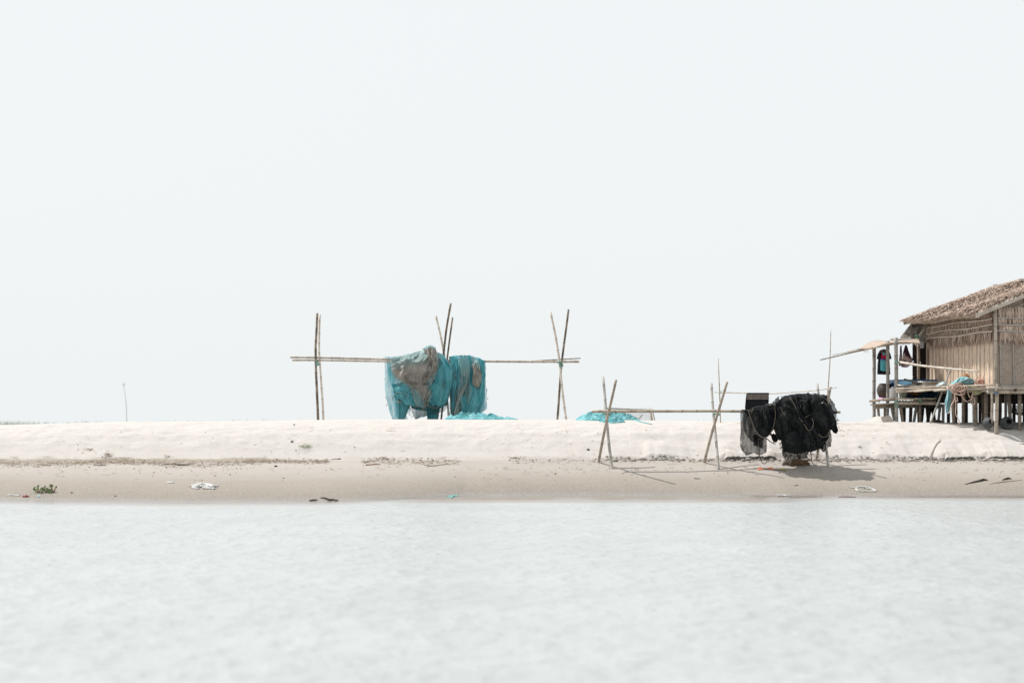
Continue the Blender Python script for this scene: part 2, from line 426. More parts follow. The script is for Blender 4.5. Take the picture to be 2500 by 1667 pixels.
wco = np.zeros(len(water.data.vertices) * 3, np.float32); water.data.vertices.foreach_get('co', wco); wco = wco.reshape(-1, 3)
wd = water.data.attributes.new('depth', 'FLOAT', 'POINT'); wd.data.foreach_set('value', np.clip(-gz(wco[:, 0], wco[:, 1]), 0, 2).astype(np.float32))
tag(water, 'pale rippled river water in the foreground', 'water', kind='structure')

def ledge():
    """undercut crust and fallen clods where the river cut the foot of the dune"""
    rl = random.Random(31); q = MB(); px = 1480.0; run = []
    def flush():
        nonlocal run
        if len(run) > 3:
            vs = []; n = 6; m_ = len(run)
            for i_, r_ in enumerate(run):
                t_ = min(1, min(i_, m_ - 1 - i_) / 6 + .02)
                for (x_, y_, z_) in r_:
                    g_ = gpt(x_, y_) - .03; vs.append((x_, y_ + (1 - t_) * .12, g_ + (z_ - g_) * t_))
            q.add(vs, [(i * n + k, i * n + (k + 1) % n, (i + 1) * n + (k + 1) % n, (i + 1) * n + k) for i in range(len(run) - 1) for k in range(n)] + [tuple(range(n)), tuple(reversed([(len(run) - 1) * n + k for k in range(n)]))])
        run = []
    while px < 2560:
        X = (px - 1250) * 36.86 / FPX; h = float(np.interp(px, *zip(*SCp))) * (.4 + 1.2 * float(fbm(np.array([X * 2.1]), np.array([2.0]), 173)[0]))
        if h < .06: flush()
        else:
            ys = 36.86 + .22 * (float(fbm(np.array([X * .9]), np.array([0.]), 71)[0]) - .5) + .08 * (float(fbm(np.array([X * 5]), np.array([0.]), 72)[0]) - .5)
            z0 = gpt(X, ys - .12); zt = z0 + .03 + h * 1.05 + rl.uniform(-.008, .008); o = .05 + h * .8 + rl.uniform(-.02, .02)
            run.append([(X, ys + .45, gpt(X, ys + .45) - .01), (X, ys + .1, max(zt, gpt(X, ys + .1) + .006)), (X, ys - o * .8, zt - .004), (X, ys - o, zt - .02), (X, ys - o * .7, zt - .035), (X, ys + .2, zt - .06)])
        if rl.random() < .35 + 5 * h:
            g = gp(px, 1121 + abs(rl.gauss(0, 2.5))); r = abs(rl.gauss(0, .018)) + .012; q.rock(g + Vector((0, 0, r * .3)), r, rl.randrange(9999), (1.4, 1, .7))
        px += 2.2
    flush()
    for k in range(260):
        c_ = rl.choice((1520, 1620, 1850, 1960, 2040, 2120, 2190, 2250, 2265, 2280, 2310, 2400, 2480)); g = gp(c_ + rl.gauss(0, 22), 1120 + rl.gauss(0, 3)); r = abs(rl.gauss(0, .02)) + .01; q.rock(g + Vector((0, 0, r * .3)), r, rl.randrange(9999), (1.3, 1, .75))
    return q
tag(ledge().build('sand_ledge', bpy.data.materials['sand'], None, (5, 36.9, .8)), 'broken undercut sand ledge with clods along the foot of the dune', 'ledge', kind='structure')
# ------------------------------------------------------------------ shared materials
M = {}
M['bamboo'] = mat('weathered_bamboo', (.34, .285, .225), (.46, .4, .33), 3, (1, 1, .3), .6, .15, 30, tone=(.2, .155, .12))
M['bamboo_pale'] = mat('pale_bamboo', (.54, .47, .4), (.65, .59, .52), 3, (1, 1, .3), .55, .1, 30, tone=(.32, .25, .19))
M['bamboo_dark'] = mat('dark_old_bamboo', (.1, .075, .055), (.3, .24, .18), 7, (1, 1, .5), .75, .4, 40, tone=(.09, .07, .05))
M['bamboo_grey'] = mat('grey_bamboo', (.33, .31, .285), (.45, .425, .395), 3, (1, 1, .3), .6, .1, 30, tone=(.22, .19, .16))
M['stilt'] = mat('shaded_stilt_bamboo', (.19, .15, .115), (.28, .23, .18), 3, (1, 1, .3), .65, .2, 30, tone=(.1, .075, .055))  # bamboo copy darkened, shade under the hut is put into the colour
M['post_grey'] = mat('dark_grey_post_bamboo', (.25, .23, .205), (.34, .315, .285), 3, (1, 1, .3), .6, .15, 30, tone=(.14, .12, .1))  # darker variant of the grey bamboo, for posts
M['twine'] = mat('green_twine', (.13, .3, .23), (.2, .38, .31), 20, rough=.7)
M['twine_blue'] = mat('blue_twine', (.05, .17, .33), (.1, .22, .36), 20, rough=.7)
M['rope'] = mat('beige_rope', (.16, .13, .1), (.27, .22, .17), 30, rough=.9, bump=.4, bscale=90)
M['rope_pink'] = mat('pink_beige_rope', (.62, .42, .34), (.7, .55, .46), 30, rough=.85, bump=.4, bscale=90)
M['teal'] = mat('teal_net', (.05, .3, .345), (.19, .51, .56), 6, (1, 1, .22), .85, .8, 8, (1, 1, .35), tone=(.2, .185, .165), transl=.3, bdist=.07, sheen=.15)
M['teal_sheer'] = mat('sheer_teal_net', (.07, .36, .42), (.19, .52, .58), 6, (1, 1, .2), .85, .6, 14, (1.6, 1, .15), transl=.35, alpha=(.42, .88, 0), bdist=.06)
M['greynet'] = mat('grey_brown_net', (.235, .215, .19), (.36, .335, .3), 4, (1, 1, .7), .9, .8, 8, (1, 1, .6), tone=(.2, .43, .46), transl=.1, bdist=.09, sheen=.15)
M['dark_sheer'] = mat('sheer_dark_teal_net', (.02, .06, .07), (.03, .13, .14), 5, (1, 1, .3), .9, transl=.15, alpha=(.4, .9, 0))
M['aqua'] = mat('aqua_net', (.14, .46, .5), (.3, .6, .63), 6, (1, 1, 1), .85, 1, 9, transl=.2, bdist=.08, tone=(.12, .4, .43))
M['black'] = mat('black_net', (.006, .0075, .0085), (.014, .016, .017), 4, (1, 1, .5), .9, .7, 7, (1, 1, .5), spec=.12, bdist=.06, tone=(.03, .032, .033), sheen=.07, detail=3)
M['black_sheer'] = mat('sheer_black_net', (.008, .009, .01), (.013, .014, .015), 5, (1, 1, .3), .9, spec=.05, alpha=(.42, .8, 8.5))

def poly(pts, Y):
    """pixel polyline (px, py[, dy]) at depth Y"""
    return [Vector(((p[0] - 1250) * Y / FPX, Y + (p[2] if len(p) > 2 else 0), CAMZ - (p[1] - HZ) * Y / FPX)) for p in pts]
def ground_end(pts):
    """let the last point run a little into the sand"""
    p, q = pts[-2], pts[-1]; d = (q - p).normalized(); g = gpt(q.x, q.y)
    k = 0
    while q.z > g - .12 and k < 80: q = q + d * .03; g = gpt(q.x, q.y); k += 1
    return pts[:-1] + [q]
def lashing(mb, c, r=.06, h=.05, turns=4, tail=.12):
    c = Vector(c)
    for k in range(turns):
        z = (k / (turns - 1) - .5) * h
        mb.tube([c + Vector((math.cos(a) * r, math.sin(a) * r, z + .01 * math.sin(a * 2 + k))) for a in np.linspace(0, 2 * math.pi, 11)], .007, 5)
    if tail: mb.tube([c + Vector((.0, -r, 0)), c + Vector((.012, -r - .015, -tail * .5)), c + Vector((-.004, -r - .005, -tail))], .007, 5)

def frays(q, pts, Y, n, r=.0045, seed=0, size=7):
    """loose threads and small loops along an outline"""
    rf = random.Random(seed); c = cr(pts, 200).tolist()
    for k in range(n):
        i = rf.randrange(199); x, y = c[i][0], c[i][1]; a = rf.uniform(0, 6.28); L = rf.uniform(.4, 1) * size
        p = [(x, y), (x + math.cos(a) * L * .6, y + abs(math.sin(a)) * L * .5 + 1), (x + math.cos(a + .8) * L * .8, y + L * rf.uniform(.3, 1.1)), (x + rf.uniform(-2, 2), y + L * rf.uniform(.2, .9))]
        q.tube(poly(cr(p, 10).tolist(), Y + rf.uniform(-.1, .1)), r, 4)
# ------------------------------------------------------------------ rack carrying the teal nets
YB = 42.0
rk = thing('net_drying_rack', 'tall bamboo rack of crossed poles on the dune crest carrying teal nets', 'drying rack', (P(1080, 1030, YB).x, YB, 1.75))
for pts, r, mk in (
    ([(775, 765, -.12), (771, 845, -.06), (774, 940, .0), (775, 1030, .05)], .054, 'bamboo_dark'),
    ([(777, 766, .3), (778, 860, .18), (783, 945, .1), (789, 1030, .05)], .048, 'bamboo_pale'),
    ([(1062, 766, .35), (1073, 815, .25), (1084, 870, .15), (1097, 1030, -.1)], .05, 'bamboo_pale'),
    ([(1101, 742, -.25), (1091, 805, -.1), (1083, 868, 0), (1066, 1030, .3)], .05, 'bamboo_dark'),
    ([(1104, 775, -.05), (1098, 825, 0), (1092, 880, .05), (1075, 1030, .1)], .042, 'bamboo_dark'),
    ([(1345, 758, .35), (1357, 825, .2), (1367, 890, .06), (1382, 1030, -.2)], .052, 'bamboo_pale'),
    ([(1386, 757, -.3), (1378, 830, -.1), (1371, 900, .06), (1360, 1030, .3)], .05, 'bamboo_dark')):
    MB().bamboo(ground_end(poly(pts, YB)), r * .62, r * .72, .33).build('pole', M[mk], rk)
for pts, r, mk in (
    ([(708, 872, -.02), (776, 873, -.02), (940, 877, -.02), (1096, 883, 0)], .046, 'bamboo'),
    ([(714, 879.5, -.06), (776, 879.5, -.06), (940, 882.5, -.06), (1120, 885, -.05)], .04, 'bamboo'),
    ([(1060, 880, .05), (1186, 882, .03), (1300, 883, 0), (1414, 883, -.02)], .052, 'bamboo'),
    ([(1290, 881.5, .13), (1350, 878, .13), (1417, 874, .12)], .026, 'bamboo_dark')):
    MB().bamboo(poly(pts, YB), r * .68, r * .64, .36).build('crossbar', M[mk], rk)
for px, py in ((773, 882), (774, 889), (1366, 884), (1370, 892)):
    q = MB(); lashing(q, P(px, py, YB - .03), .06, .05); q.build('lashing', M['twine'], rk)

# ------------------------------------------------------------------ teal nets over that rack
def tone_tealtop(U, V, F): return sst(.62, .05, V + .35 * (fbm(U * 4, V * 4, 5) - .5)) * .5 + .25 * sst(.6, .8, fbm(U * 7, V * 5, 9))
def tone_spots(U, V, F): return .55 * sst(.5, .72, fbm(U * 4, V * 5, 13))
nt_l = thing('fishing_net', 'bulky teal and grey-brown fishing net bunched over the middle of the tall rack', 'fishing net', (P(1015, 1020, YB).x, YB, 1.8), 'nets hung on the tall rack')
q = MB()
drape(q, [[(938, 871), (940, 930), (944, 975), (957, 1024)], [(950, 871), (955, 930), (965, 980), (975, 1024)], [(967, 872), (974, 925), (986, 975), (994, 1024)]], YB, amp=.09, fu=6, fv=.7, sheet=True, seed=3, nu=70, nv=60)
drape(q, [[(942, 876, .16), (952, 940, .16), (965, 1024, .14)], [(985, 880, .16), (992, 960, .16), (1002, 1005, .14)]], YB, amp=.12, fu=5, fv=.6, sheet=True, seed=8)
q.build('net_curtain', M['teal_sheer'], nt_l)
q = MB()
drape(q, [[(955, 935), (962, 965), (968, 1000), (972, 1023)], [(985, 940), (990, 970), (988, 1000), (982, 1023)], [(1008, 940), (1005, 980), (995, 1005), (988, 1023)]], YB - .02, .1, .08, 5, 1, seed=14, nu=60)
q.build('net_fold', M['teal'], nt_l)
q = MB()
drape(q, [[(951, 872), (955, 905), (966, 922), (988, 936)], [(985, 866), (992, 893), (1003, 920), (1012, 938)], [(1022, 857), (1030, 890), (1030, 922), (1033, 941)], [(1060, 848), (1070, 882), (1066, 912), (1048, 937)]],
      YB - .22, .26, .15, 5, 3, seed=21, nu=100, nv=80, slant=.25, tonef=tone_tealtop)
q.build('net_bundle', M['greynet'], nt_l)
q = MB()
drape(q, [[(1031, 853), (1038, 862), (1046, 885), (1042, 925)], [(1048, 842), (1052, 862), (1058, 892), (1050, 936)], [(1063, 848), (1071, 874), (1070, 905), (1056, 935)]], YB - .38, .15, .13, 4, 3, seed=29, nu=60, nv=80,
      tonef=lambda U, V, F: sst(.12, .0, V) * .8)
q.build('net_fold', M['greynet'], nt_l)
q = MB()
drape(q, [[(988, 930), (1003, 958), (1015, 985), (1030, 995)], [(1020, 936), (1025, 960), (1030, 985), (1034, 996)], [(1052, 936), (1049, 962), (1043, 982), (1037, 996)]], YB - .26, .16, .12, 3.5, 2.2, seed=36, nu=60, nv=60)
drape(q, [[(1040, 946), (1040, 965), (1035, 990)], [(1062, 946), (1058, 968), (1046, 984)]], YB - .24, .1, .08, 3, 2, seed=40, nu=40, nv=40)
q.build('net_pouch', M['greynet'], nt_l)
q = MB()
drape(q, [[(958, 952), (966, 966), (976, 974)], [(984, 930), (986, 965), (992, 987)], [(1002, 938), (1018, 972), (1012, 993)]], YB - .2, .12, .11, 3, 3, seed=44, nu=60, nv=60, slant=-.7, tonef=tone_spots)
drape(q, [[(1064, 860), (1060, 905), (1050, 955), (1068, 993)], [(1075, 862), (1088, 905), (1082, 955), (1078, 994)], [(1083, 866), (1108, 905), (1101, 958), (1084, 993)]], YB - .24, .2, .16, 4, 2, seed=51, nu=70, nv=90, tonef=tone_spots)
drape(q, [[(1038, 940), (1042, 960), (1055, 985)], [(1066, 935), (1068, 960), (1070, 985)]], YB - .1, .08, .08, 3, 2, seed=57, nu=40, nv=40)
q.build('net_fold', M['teal'], nt_l)
q = MB()
drape(q, [[(1000, 975), (1004, 992), (1012, 1000)], [(1040, 975), (1042, 1000), (1046, 1004)], [(1092, 965), (1093, 985), (1075, 998)]], YB + .05, .08, .06, 5, 1.6, seed=63, tonef=lambda U, V, F: U * 0 + .15)
drape(q, [[(1042, 990), (1042, 1008), (1043, 1025)], [(1070, 988), (1070, 1008), (1068, 1025)]], YB + .1, .06, .05, 5, .8, seed=66, nu=40, nv=40)
q.build('net_fold', M['teal'], nt_l)
q = MB()
drape(q, [[(988, 980), (1000, 998), (1013, 1018)], [(1015, 985), (1015, 1002), (1016, 1023)], [(1040, 990), (1040, 1003), (1036, 1016)], [(1062, 992), (1064, 1005), (1066, 1008)], [(1094, 975), (1092, 990), (1085, 1004)]], YB - .1, amp=.1, fu=8, fv=.8, sheet=True, seed=70)
q.build('net_skirt', M['dark_sheer'], nt_l)
q = MB(); q.tube(poly([(967, 980), (972, 981), (980, 981)], YB - .2), .02, 6); q.build('stick', M['bamboo'], nt_l)
q = MB()
for pts in ([(1010, 996), (1020, 992), (1040, 990), (1060, 996), (1072, 994)], [(1033, 994), (1036, 1004), (1037, 1012)], [(1075, 915), (1079, 945), (1072, 970)], [(958, 975), (965, 962), (985, 958), (997, 962)]):
    q.tube([Vector(p) for p in poly(cr(pts, 14).tolist(), YB - .42)], .009, 5)
q.build('edge_cord', M['rope'], nt_l)

M['teal_veil'] = mat('teal_net_veil', (.07, .36, .42), (.2, .53, .58), 6, (1, 1, .2), .85, .6, 12, (1.4, 1, .2), transl=.3, alpha=(.04, .48, 0), bdist=.06)
for cv, dy, sd in (([[(962, 945), (972, 965), (985, 985)], [(1000, 940), (1005, 965), (1010, 990)], [(1030, 965), (1034, 980), (1036, 996)]], -.5, 305),
                   ([[(1040, 935), (1045, 955), (1050, 985)], [(1066, 905), (1068, 940), (1075, 990)], [(1086, 880), (1104, 915), (1096, 970)]], -.62, 309)):
    q = MB(); drape(q, cv, YB + dy, amp=.12, fu=7, fv=1.5, sheet=True, seed=sd, nu=60, nv=50); q.build('net_veil', M['teal_veil'], nt_l)
q = MB()
frays(q, [(938, 880), (941, 940), (948, 985), (960, 1020)], YB - .1, 6, seed=3); frays(q, [(985, 985), (1010, 1015), (1040, 1012), (1090, 1000)], YB - .1, 14, seed=4); frays(q, [(990, 935), (1015, 985), (1036, 997), (1055, 960)], YB - .5, 6, seed=5)
q.build('loose_threads', M['greynet'], nt_l)['kind'] = 'stuff'
q = MB()
for pts, d in (([(1066, 862), (1070, 900), (1072, 925), (1080, 945), (1074, 985), (1078, 993)], -.62), ([(1030, 985), (1050, 972), (1062, 950), (1068, 925)], -.5), ([(958, 958), (975, 966), (990, 958), (1004, 945)], -.48), ([(953, 885), (956, 905), (970, 922), (985, 934)], -.52)):
    q.tube(poly(cr(pts, 20).tolist(), YB + d), .008, 5)
q.build('hem_cord', M['teal'], nt_l)
nt_r = thing('fishing_net', 'teal net with grey folds hung in long pleats right of the three rack poles', 'fishing net', (P(1142, 1020, YB).x, YB, 1.8), 'nets hung on the tall rack')
q = MB()
drape(q, [[(1096, 871), (1100, 925), (1098, 985), (1101, 1022)], [(1112, 868), (1113, 930), (1108, 985), (1110, 1021)], [(1128, 868), (1124, 930), (1117, 985), (1118, 1016)], [(1148, 867), (1150, 925), (1140, 980), (1138, 1017)]],
      YB - .12, .2, .17, 5, 1.3, seed=77, nu=90, nv=90, slant=-.35, tonef=lambda U, V, F: .75 * sst(.5, .62, fbm(U * 5 - V * 2, V * 2.2, 15)))
q.build('net_fold', M['teal'], nt_r)
q = MB()
drape(q, [[(1140, 868), (1142, 915), (1138, 970), (1132, 1012)], [(1165, 872), (1170, 930), (1168, 975), (1160, 1014)], [(1183, 880), (1185, 935), (1182, 980), (1172, 1013)]], YB - .05, .14, .12, 5, .9, seed=83, nu=80, nv=80, slant=.3)
q.build('net_fold', M['teal'], nt_r)
q = MB()
drape(q, [[(1150, 868), (1154, 905), (1153, 935), (1160, 945)], [(1163, 874), (1166, 905), (1167, 935), (1166, 947)], [(1171, 885), (1174, 912), (1174, 935), (1171, 945)]], YB - .26, .12, .09, 3, 2.4, seed=88, nu=50, nv=60, tonef=lambda U, V, F: .7 * sst(.45, .1, V))
drape(q, [[(1118, 875), (1122, 920), (1114, 975), (1106, 1020)], [(1143, 868), (1146, 915), (1128, 970), (1116, 1020)]], YB - .33, .06, .07, 3, 1.5, seed=91, nu=40, nv=60, tonef=lambda U, V, F: .5 * sst(.4, .0, V) + .25)
q.build('net_pouch', M['greynet'], nt_r)
q = MB()
drape(q, [[(1162, 872), (1170, 925), (1172, 985), (1166, 1016)], [(1185, 880), (1187, 935), (1189, 990), (1186, 1000)]], YB + .05, amp=.1, fu=5, fv=.6, sheet=True, seed=95)
drape(q, [[(1098, 960), (1098, 1000), (1100, 1024)], [(1150, 960), (1150, 1000), (1160, 1012)]], YB + .15, amp=.1, fu=6, fv=.6, sheet=True, seed=98)
q.build('net_curtain', M['teal_sheer'], nt_r)
q = MB()
for pts in ([(1150, 890), (1160, 910), (1158, 930), (1154, 938)], [(1149, 945), (1146, 965), (1142, 985)]):
    q.tube(poly(cr(pts, 12).tolist(), YB - .42), .012, 5)
q.build('edge_cord', M['rope'], nt_r)

q = MB(); drape(q, [[(1100, 872), (1104, 910), (1106, 940)], [(1125, 869), (1128, 905), (1128, 945)], [(1148, 867), (1149, 900), (1146, 930)]], YB - .42, amp=.12, fu=6, fv=1, sheet=True, seed=320, nu=50, nv=50); q.build('net_veil', M['teal_veil'], nt_r)
q = MB(); frays(q, [(1101, 1018), (1120, 1014), (1140, 1015), (1165, 1012), (1186, 1000)], YB - .1, 10, seed=8); frays(q, [(1187, 890), (1188, 940), (1189, 995)], YB, 4, seed=9); q.build('loose_threads', M['teal'], nt_r)['kind'] = 'stuff'
q = MB()
for pts in ([(1148, 940), (1146, 960), (1140, 985), (1142, 1010)], [(1106, 1018), (1118, 1004), (1122, 985), (1128, 965)]): q.tube(poly(cr(pts, 14).tolist(), YB - .4), .008, 5)
q.build('hem_cord', M['teal'], nt_r)
# ------------------------------------------------------------------ aqua nets lying on the sand
def heap(mb, c, rx, ry, h, seed, nu=120, nv=64, ragged=.18, foot=0):
    """low crumpled heap on the ground"""
    A, Q = np.meshgrid(np.linspace(0, 2 * np.pi, nu), np.linspace(0, 1, nv), indexing='ij')
    rr = Q * (1 + ragged * (fbm(np.cos(A) * 2 + 5, np.sin(A) * 2 + 5, seed) - .5) * 2)
    X = c[0] + rx * rr * np.cos(A); Y = c[1] + ry * rr * np.sin(A)
    bump = ridge(X * 5 + 1.6 * fbm(X * 3, Y * 3, seed), Y * 6.5 + fbm(X * 4, Y * 2, seed + 2), seed + 5, 3) ** 1.6
    Z = gz(X, Y) + (1 - Q ** 2.2) * h * (.2 + 1.6 * bump) + .01 - .05 * (Q > .97)
    vs = np.stack([X, Y, Z], -1).reshape(-1, 3)
    tn = list(sst(.45, .7, fbm(X * 7, Y * 7, seed + 9)).reshape(-1))
    fs = [(i * nv + j, (i + 1) * nv + j, (i + 1) * nv + j + 1, i * nv + j + 1) for i in range(nu - 1) for j in range(nv - 1)]
    return mb.add(vs.tolist(), fs, tn)
q = MB(); c = P(1180, 1021, 40.9)
heap(q, (P(1165, 1021, 40.7).x, 40.7), .95, .4, .13, 5); heap(q, (P(1130, 1021, 40.6).x, 40.6), .55, .3, .15, 9); heap(q, (P(1225, 1021, 40.7).x, 40.7), .5, .25, .06, 12)
tag(q.build('fishing_net', M['aqua']), 'bright aqua net trailing flat along the crest below the hung teal nets', 'fishing net', 'aqua nets lying on the sand')
q = MB()
for px, py, rx, ry, h, s in ((1450, 1026, .52, .45, .15, 21), (1490, 1024, .55, .55, .2, 25), (1512, 1020, .5, .4, .2, 31), (1495, 1031, .35, .2, .12, 37), (1535, 1023, .32, .25, .12, 41)):
    g = gp(px, py); heap(q, (g.x, g.y + .12), rx, ry, h, s)
tl = [gp(px, py) + Vector((0, 0, .012)) for px, py in cr([(1545, 1024), (1560, 1029), (1580, 1034), (1592, 1036)], 12).tolist()]
q.tube(tl, [.035, .03, .025, .025, .02, .018, .018, .018, .015, .012, .01, .008], 6, tone=.1)
tag(q.build('fishing_net', M['aqua']), 'heap of bright aqua net on the sand behind the left crossed poles', 'fishing net', 'aqua nets lying on the sand')

# ------------------------------------------------------------------ low mesh pen behind the crossbar
YP = 41.6
pn = thing('mesh_pen', 'low wire mesh pen with twig rails standing on the crest beyond the aqua heap', 'pen', (P(1535, 1020, YP).x, YP, 1.75))
q = MB(); q.bamboo(poly([(1474, 996), (1540, 999), (1598, 1000.5)], YP), .018, .014, .3); q.build('rail', M['bamboo_dark'], pn)
for px, lean, r in ((1480, 0, .02), (1588, 4, .035), (1593, 6, .014), (1528, 0, .012)):
    q = MB(); q.tube(ground_end(poly([(px, 998), (px + lean, 1028)], YP)), r, 7); q.build('post', M['bamboo'], pn)
q = MB(); q.tube(poly([(1560, 1022), (1569, 1012)], YP - .05), .012, 6); q.build('brace', M['bamboo_dark'], pn)
q = MB()
drape(q, [[(1478, 998), (1478, 1030)], [(1535, 999), (1535, 1030)], [(1594, 1000), (1596, 1030)]], YP + .03, amp=.05, fu=6, fv=.5, sheet=True, seed=110, nu=40, nv=12)
M['wire'] = mat('pale_wire_mesh', (.45, .45, .46), (.6, .6, .6), 12, rough=.7, alpha=(.12, .32, 0))
q.build('wire_mesh', M['wire'], pn); q = MB()
drape(q, [[(1478, 998, .9), (1478, 1030, .9)], [(1535, 999, .9), (1594, 1030, .9)], [(1594, 1000, .9), (1596, 1030, .9)]], YP + .03, amp=.05, fu=6, fv=.5, sheet=True, seed=112, nu=40, nv=12)
q.build('wire_mesh', M['wire'], pn); q = MB()
for k in range(46):
    px = 1478 + k * 2.5 + rnd.uniform(-1, 1); hgt = rnd.uniform(2, 7)
    q.tube(poly([(px, 1000), (px + rnd.uniform(-1, 1), 998 - hgt)], YP + .03), .004, 4)
q.build('wire_ends', M['wire'], pn)

# ------------------------------------------------------------------ rack carrying the black nets
YK = 36.0
rb = thing('net_drying_rack', 'shorter bamboo rack on the lower beach with crossed poles carrying black nets', 'drying rack', (P(1750, 1140, YK).x, YK, .6))
def xpole(tx, ty, tdy, bx, by, r, mk, mid=None):
    g = gp(bx, by); top = P(tx, ty, YK + tdy)
    pts = [top] + ([P(*mid)] if mid else []) + [g + (g - top).normalized() * .15]
    MB().bamboo(pts, r * .58, r * .66, .36).build('pole', M[mk], rb)
xpole(1471, 920, .95, 1494, 1144, .058, 'bamboo_grey'); xpole(1503, 927, -.25, 1461, 1128, .055, 'bamboo')
xpole(1737, 936, .95, 1753, 1146, .055, 'bamboo_grey'); xpole(1774, 932, -.25, 1719, 1129, .055, 'bamboo')
xpole(1996, 936, .95, 2022, 1139, .055, 'bamboo_grey'); xpole(2027, 944, -.25, 1994, 1124, .055, 'bamboo')
MB().bamboo(poly([(1447, 1004, .36), (1750, 1003, .36), (2059, 1006, .36)], YK), .039, .035, .42).build('crossbar', M['bamboo'], rb)
for px, py, dy in ((1478, 1010, .5), (1487, 1011, .12), (1745, 1010, .5), (1753, 1012, .12)):
    q = MB(); lashing(q, P(px, py, YK + dy), .042, .03, 3, 0); q.build('lashing', M['twine'], rb)

# ------------------------------------------------------------------ black nets
YN = 36.05
nb = thing('fishing_net', 'large black fishing net heaped thickly over the right end of the lower rack', 'fishing net', (P(1965, 1110, YN).x, YN, .75), 'black nets on the lower rack')
hl = lambda U, V, F: .75 * sst(.5, .75, fbm(U * 6, V * 4, 19))
q = MB()
drape(q, [[(1895, 985), (1897, 1030), (1906, 1070), (1911, 1102)], [(1925, 966), (1925, 1020), (1930, 1070), (1938, 1107)], [(1975, 961), (1975, 1020), (1975, 1070), (1972, 1104)], [(2018, 966), (2034, 1010), (2024, 1060), (2010, 1094)]],
      YN, .34, .18, 6, 3, seed=130, nu=100, nv=90, tonef=hl)
q.build('net_bundle', M['black'], nb)
q = MB()
drape(q, [[(1968, 976), (1970, 1005), (1985, 1042), (2002, 1054)], [(1990, 961), (2002, 1000), (2014, 1030), (2020, 1050)], [(2014, 966), (2030, 1000), (2040, 1030), (2036, 1048)]], YN - .3, .2, .13, 4, 2.6, seed=137, nu=80, nv=80, tonef=hl)
drape(q, [[(2015, 990), (2026, 1020), (2032, 1050), (2040, 1058)], [(2028, 990), (2040, 1025), (2046, 1050), (2043, 1058)]], YN - .2, .1, .07, 3, 2, seed=141, nu=40, nv=50, tonef=hl)
q.build('net_fold', M['black'], nb)
q = MB()
drape(q, [[(1892, 984), (1896, 1005), (1908, 1030), (1930, 1040)], [(1912, 968), (1922, 990), (1940, 1020), (1962, 1046)], [(1934, 964), (1950, 995), (1964, 1022), (1980, 1044)]], YN - .36, .16, .14, 4, 3, seed=145, nu=70, nv=80, slant=.3, tonef=hl)
drape(q, [[(1942, 964), (1948, 985), (1955, 1005), (1962, 1015)], [(1962, 960), (1964, 985), (1970, 1005), (1972, 1020)], [(1976, 958), (1978, 985), (1977, 1005), (1976, 1018)]], YN - .33, .1, .12, 4, 1.6, seed=149, nu=50, nv=50, tonef=hl)
q.build('net_fold', M['black'], nb)
q = MB()
drape(q, [[(1887, 990), (1886, 1030), (1890, 1052), (1898, 1070)], [(1902, 1000), (1906, 1035), (1904, 1060), (1901, 1074)], [(1914, 1008), (1920, 1035), (1918, 1055), (1905, 1073)]], YN - .25, .13, .1, 3, 2, seed=153, nu=50, nv=70, tonef=hl)
drape(q, [[(1908, 1050), (1910, 1075), (1914, 1100)], [(1950, 1050), (1950, 1082), (1950, 1106)], [(1996, 1060), (2000, 1080), (1996, 1098)]], YN - .3, .16, .12, 5, 2, seed=157, nu=70, nv=60)
q.build('net_fold', M['black'], nb)
q = MB()
q = MB(); drape(q, [[(2006, 962), (2020, 985), (2033, 1012)], [(2024, 968), (2036, 985), (2046, 1008)]], YN + .05, amp=.08, fu=5, fv=3, sheet=True, seed=161, nu=40, nv=40); q.build('net_skirt', M['black_sheer'], nb)
q = MB(); drape(q, [[(2028, 1000), (2030, 1020), (2032, 1040)], [(2041, 1005), (2042, 1020), (2042, 1042)]], YN + .05, amp=.05, fu=3, fv=1, sheet=True, seed=163, nu=24, nv=30); q.build('net_skirt', M['black_sheer'], nb)
q = MB(); drape(q, [[(2020, 1055), (2019, 1075), (2020, 1092)], [(2029, 1052), (2030, 1070), (2028, 1090)]], YN - .05, amp=.07, fu=3, fv=1, sheet=True, seed=165, nu=24, nv=40); q.build('net_skirt', M['black_sheer'], nb)
q = MB(); drape(q, [[(1880, 988), (1884, 1000), (1890, 1010)], [(1902, 966), (1905, 985), (1910, 995)]], YN - .05, amp=.06, fu=4, fv=1, sheet=True, seed=168, nu=30, nv=30); q.build('net_skirt', M['black_sheer'], nb)
q = MB(); drape(q, [[(1908, 1098), (1911, 1110), (1916, 1118)], [(1930, 1100), (1932, 1112), (1932, 1119)], [(1945, 1100), (1944, 1112), (1942, 1116)]], YN, amp=.08, fu=6, fv=1, sheet=True, seed=170, nu=40, nv=30); q.build('net_skirt', M['black_sheer'], nb)
q = MB(); drape(q, [[(1944, 1100), (1946, 1110), (1950, 1121)], [(1960, 1100), (1962, 1112), (1964, 1117)], [(1976, 1098), (1974, 1106), (1970, 1122)]], YN + .2, amp=.1, fu=5, fv=1, sheet=True, seed=172, nu=40, nv=30); q.build('net_skirt', M['black_sheer'], nb)
q = MB(); drape(q, [[(2000, 1085), (2004, 1094), (2008, 1103)], [(2018, 1078), (2016, 1090), (2012, 1102)]], YN - .1, amp=.05, fu=3, fv=1, sheet=True, seed=174, nu=24, nv=24); q.build('net_skirt', M['black_sheer'], nb)
def rope(q, pts, Y, r, n=26, jit=.006):
    c = cr([(p[0], p[1], p[2] if len(p) > 2 else 0) for p in pts], n).tolist()
    q.tube([v + Vector((0, rnd.uniform(-jit, jit), rnd.uniform(-jit, jit))) for v in poly(c, Y)], r, 6)
q = MB()
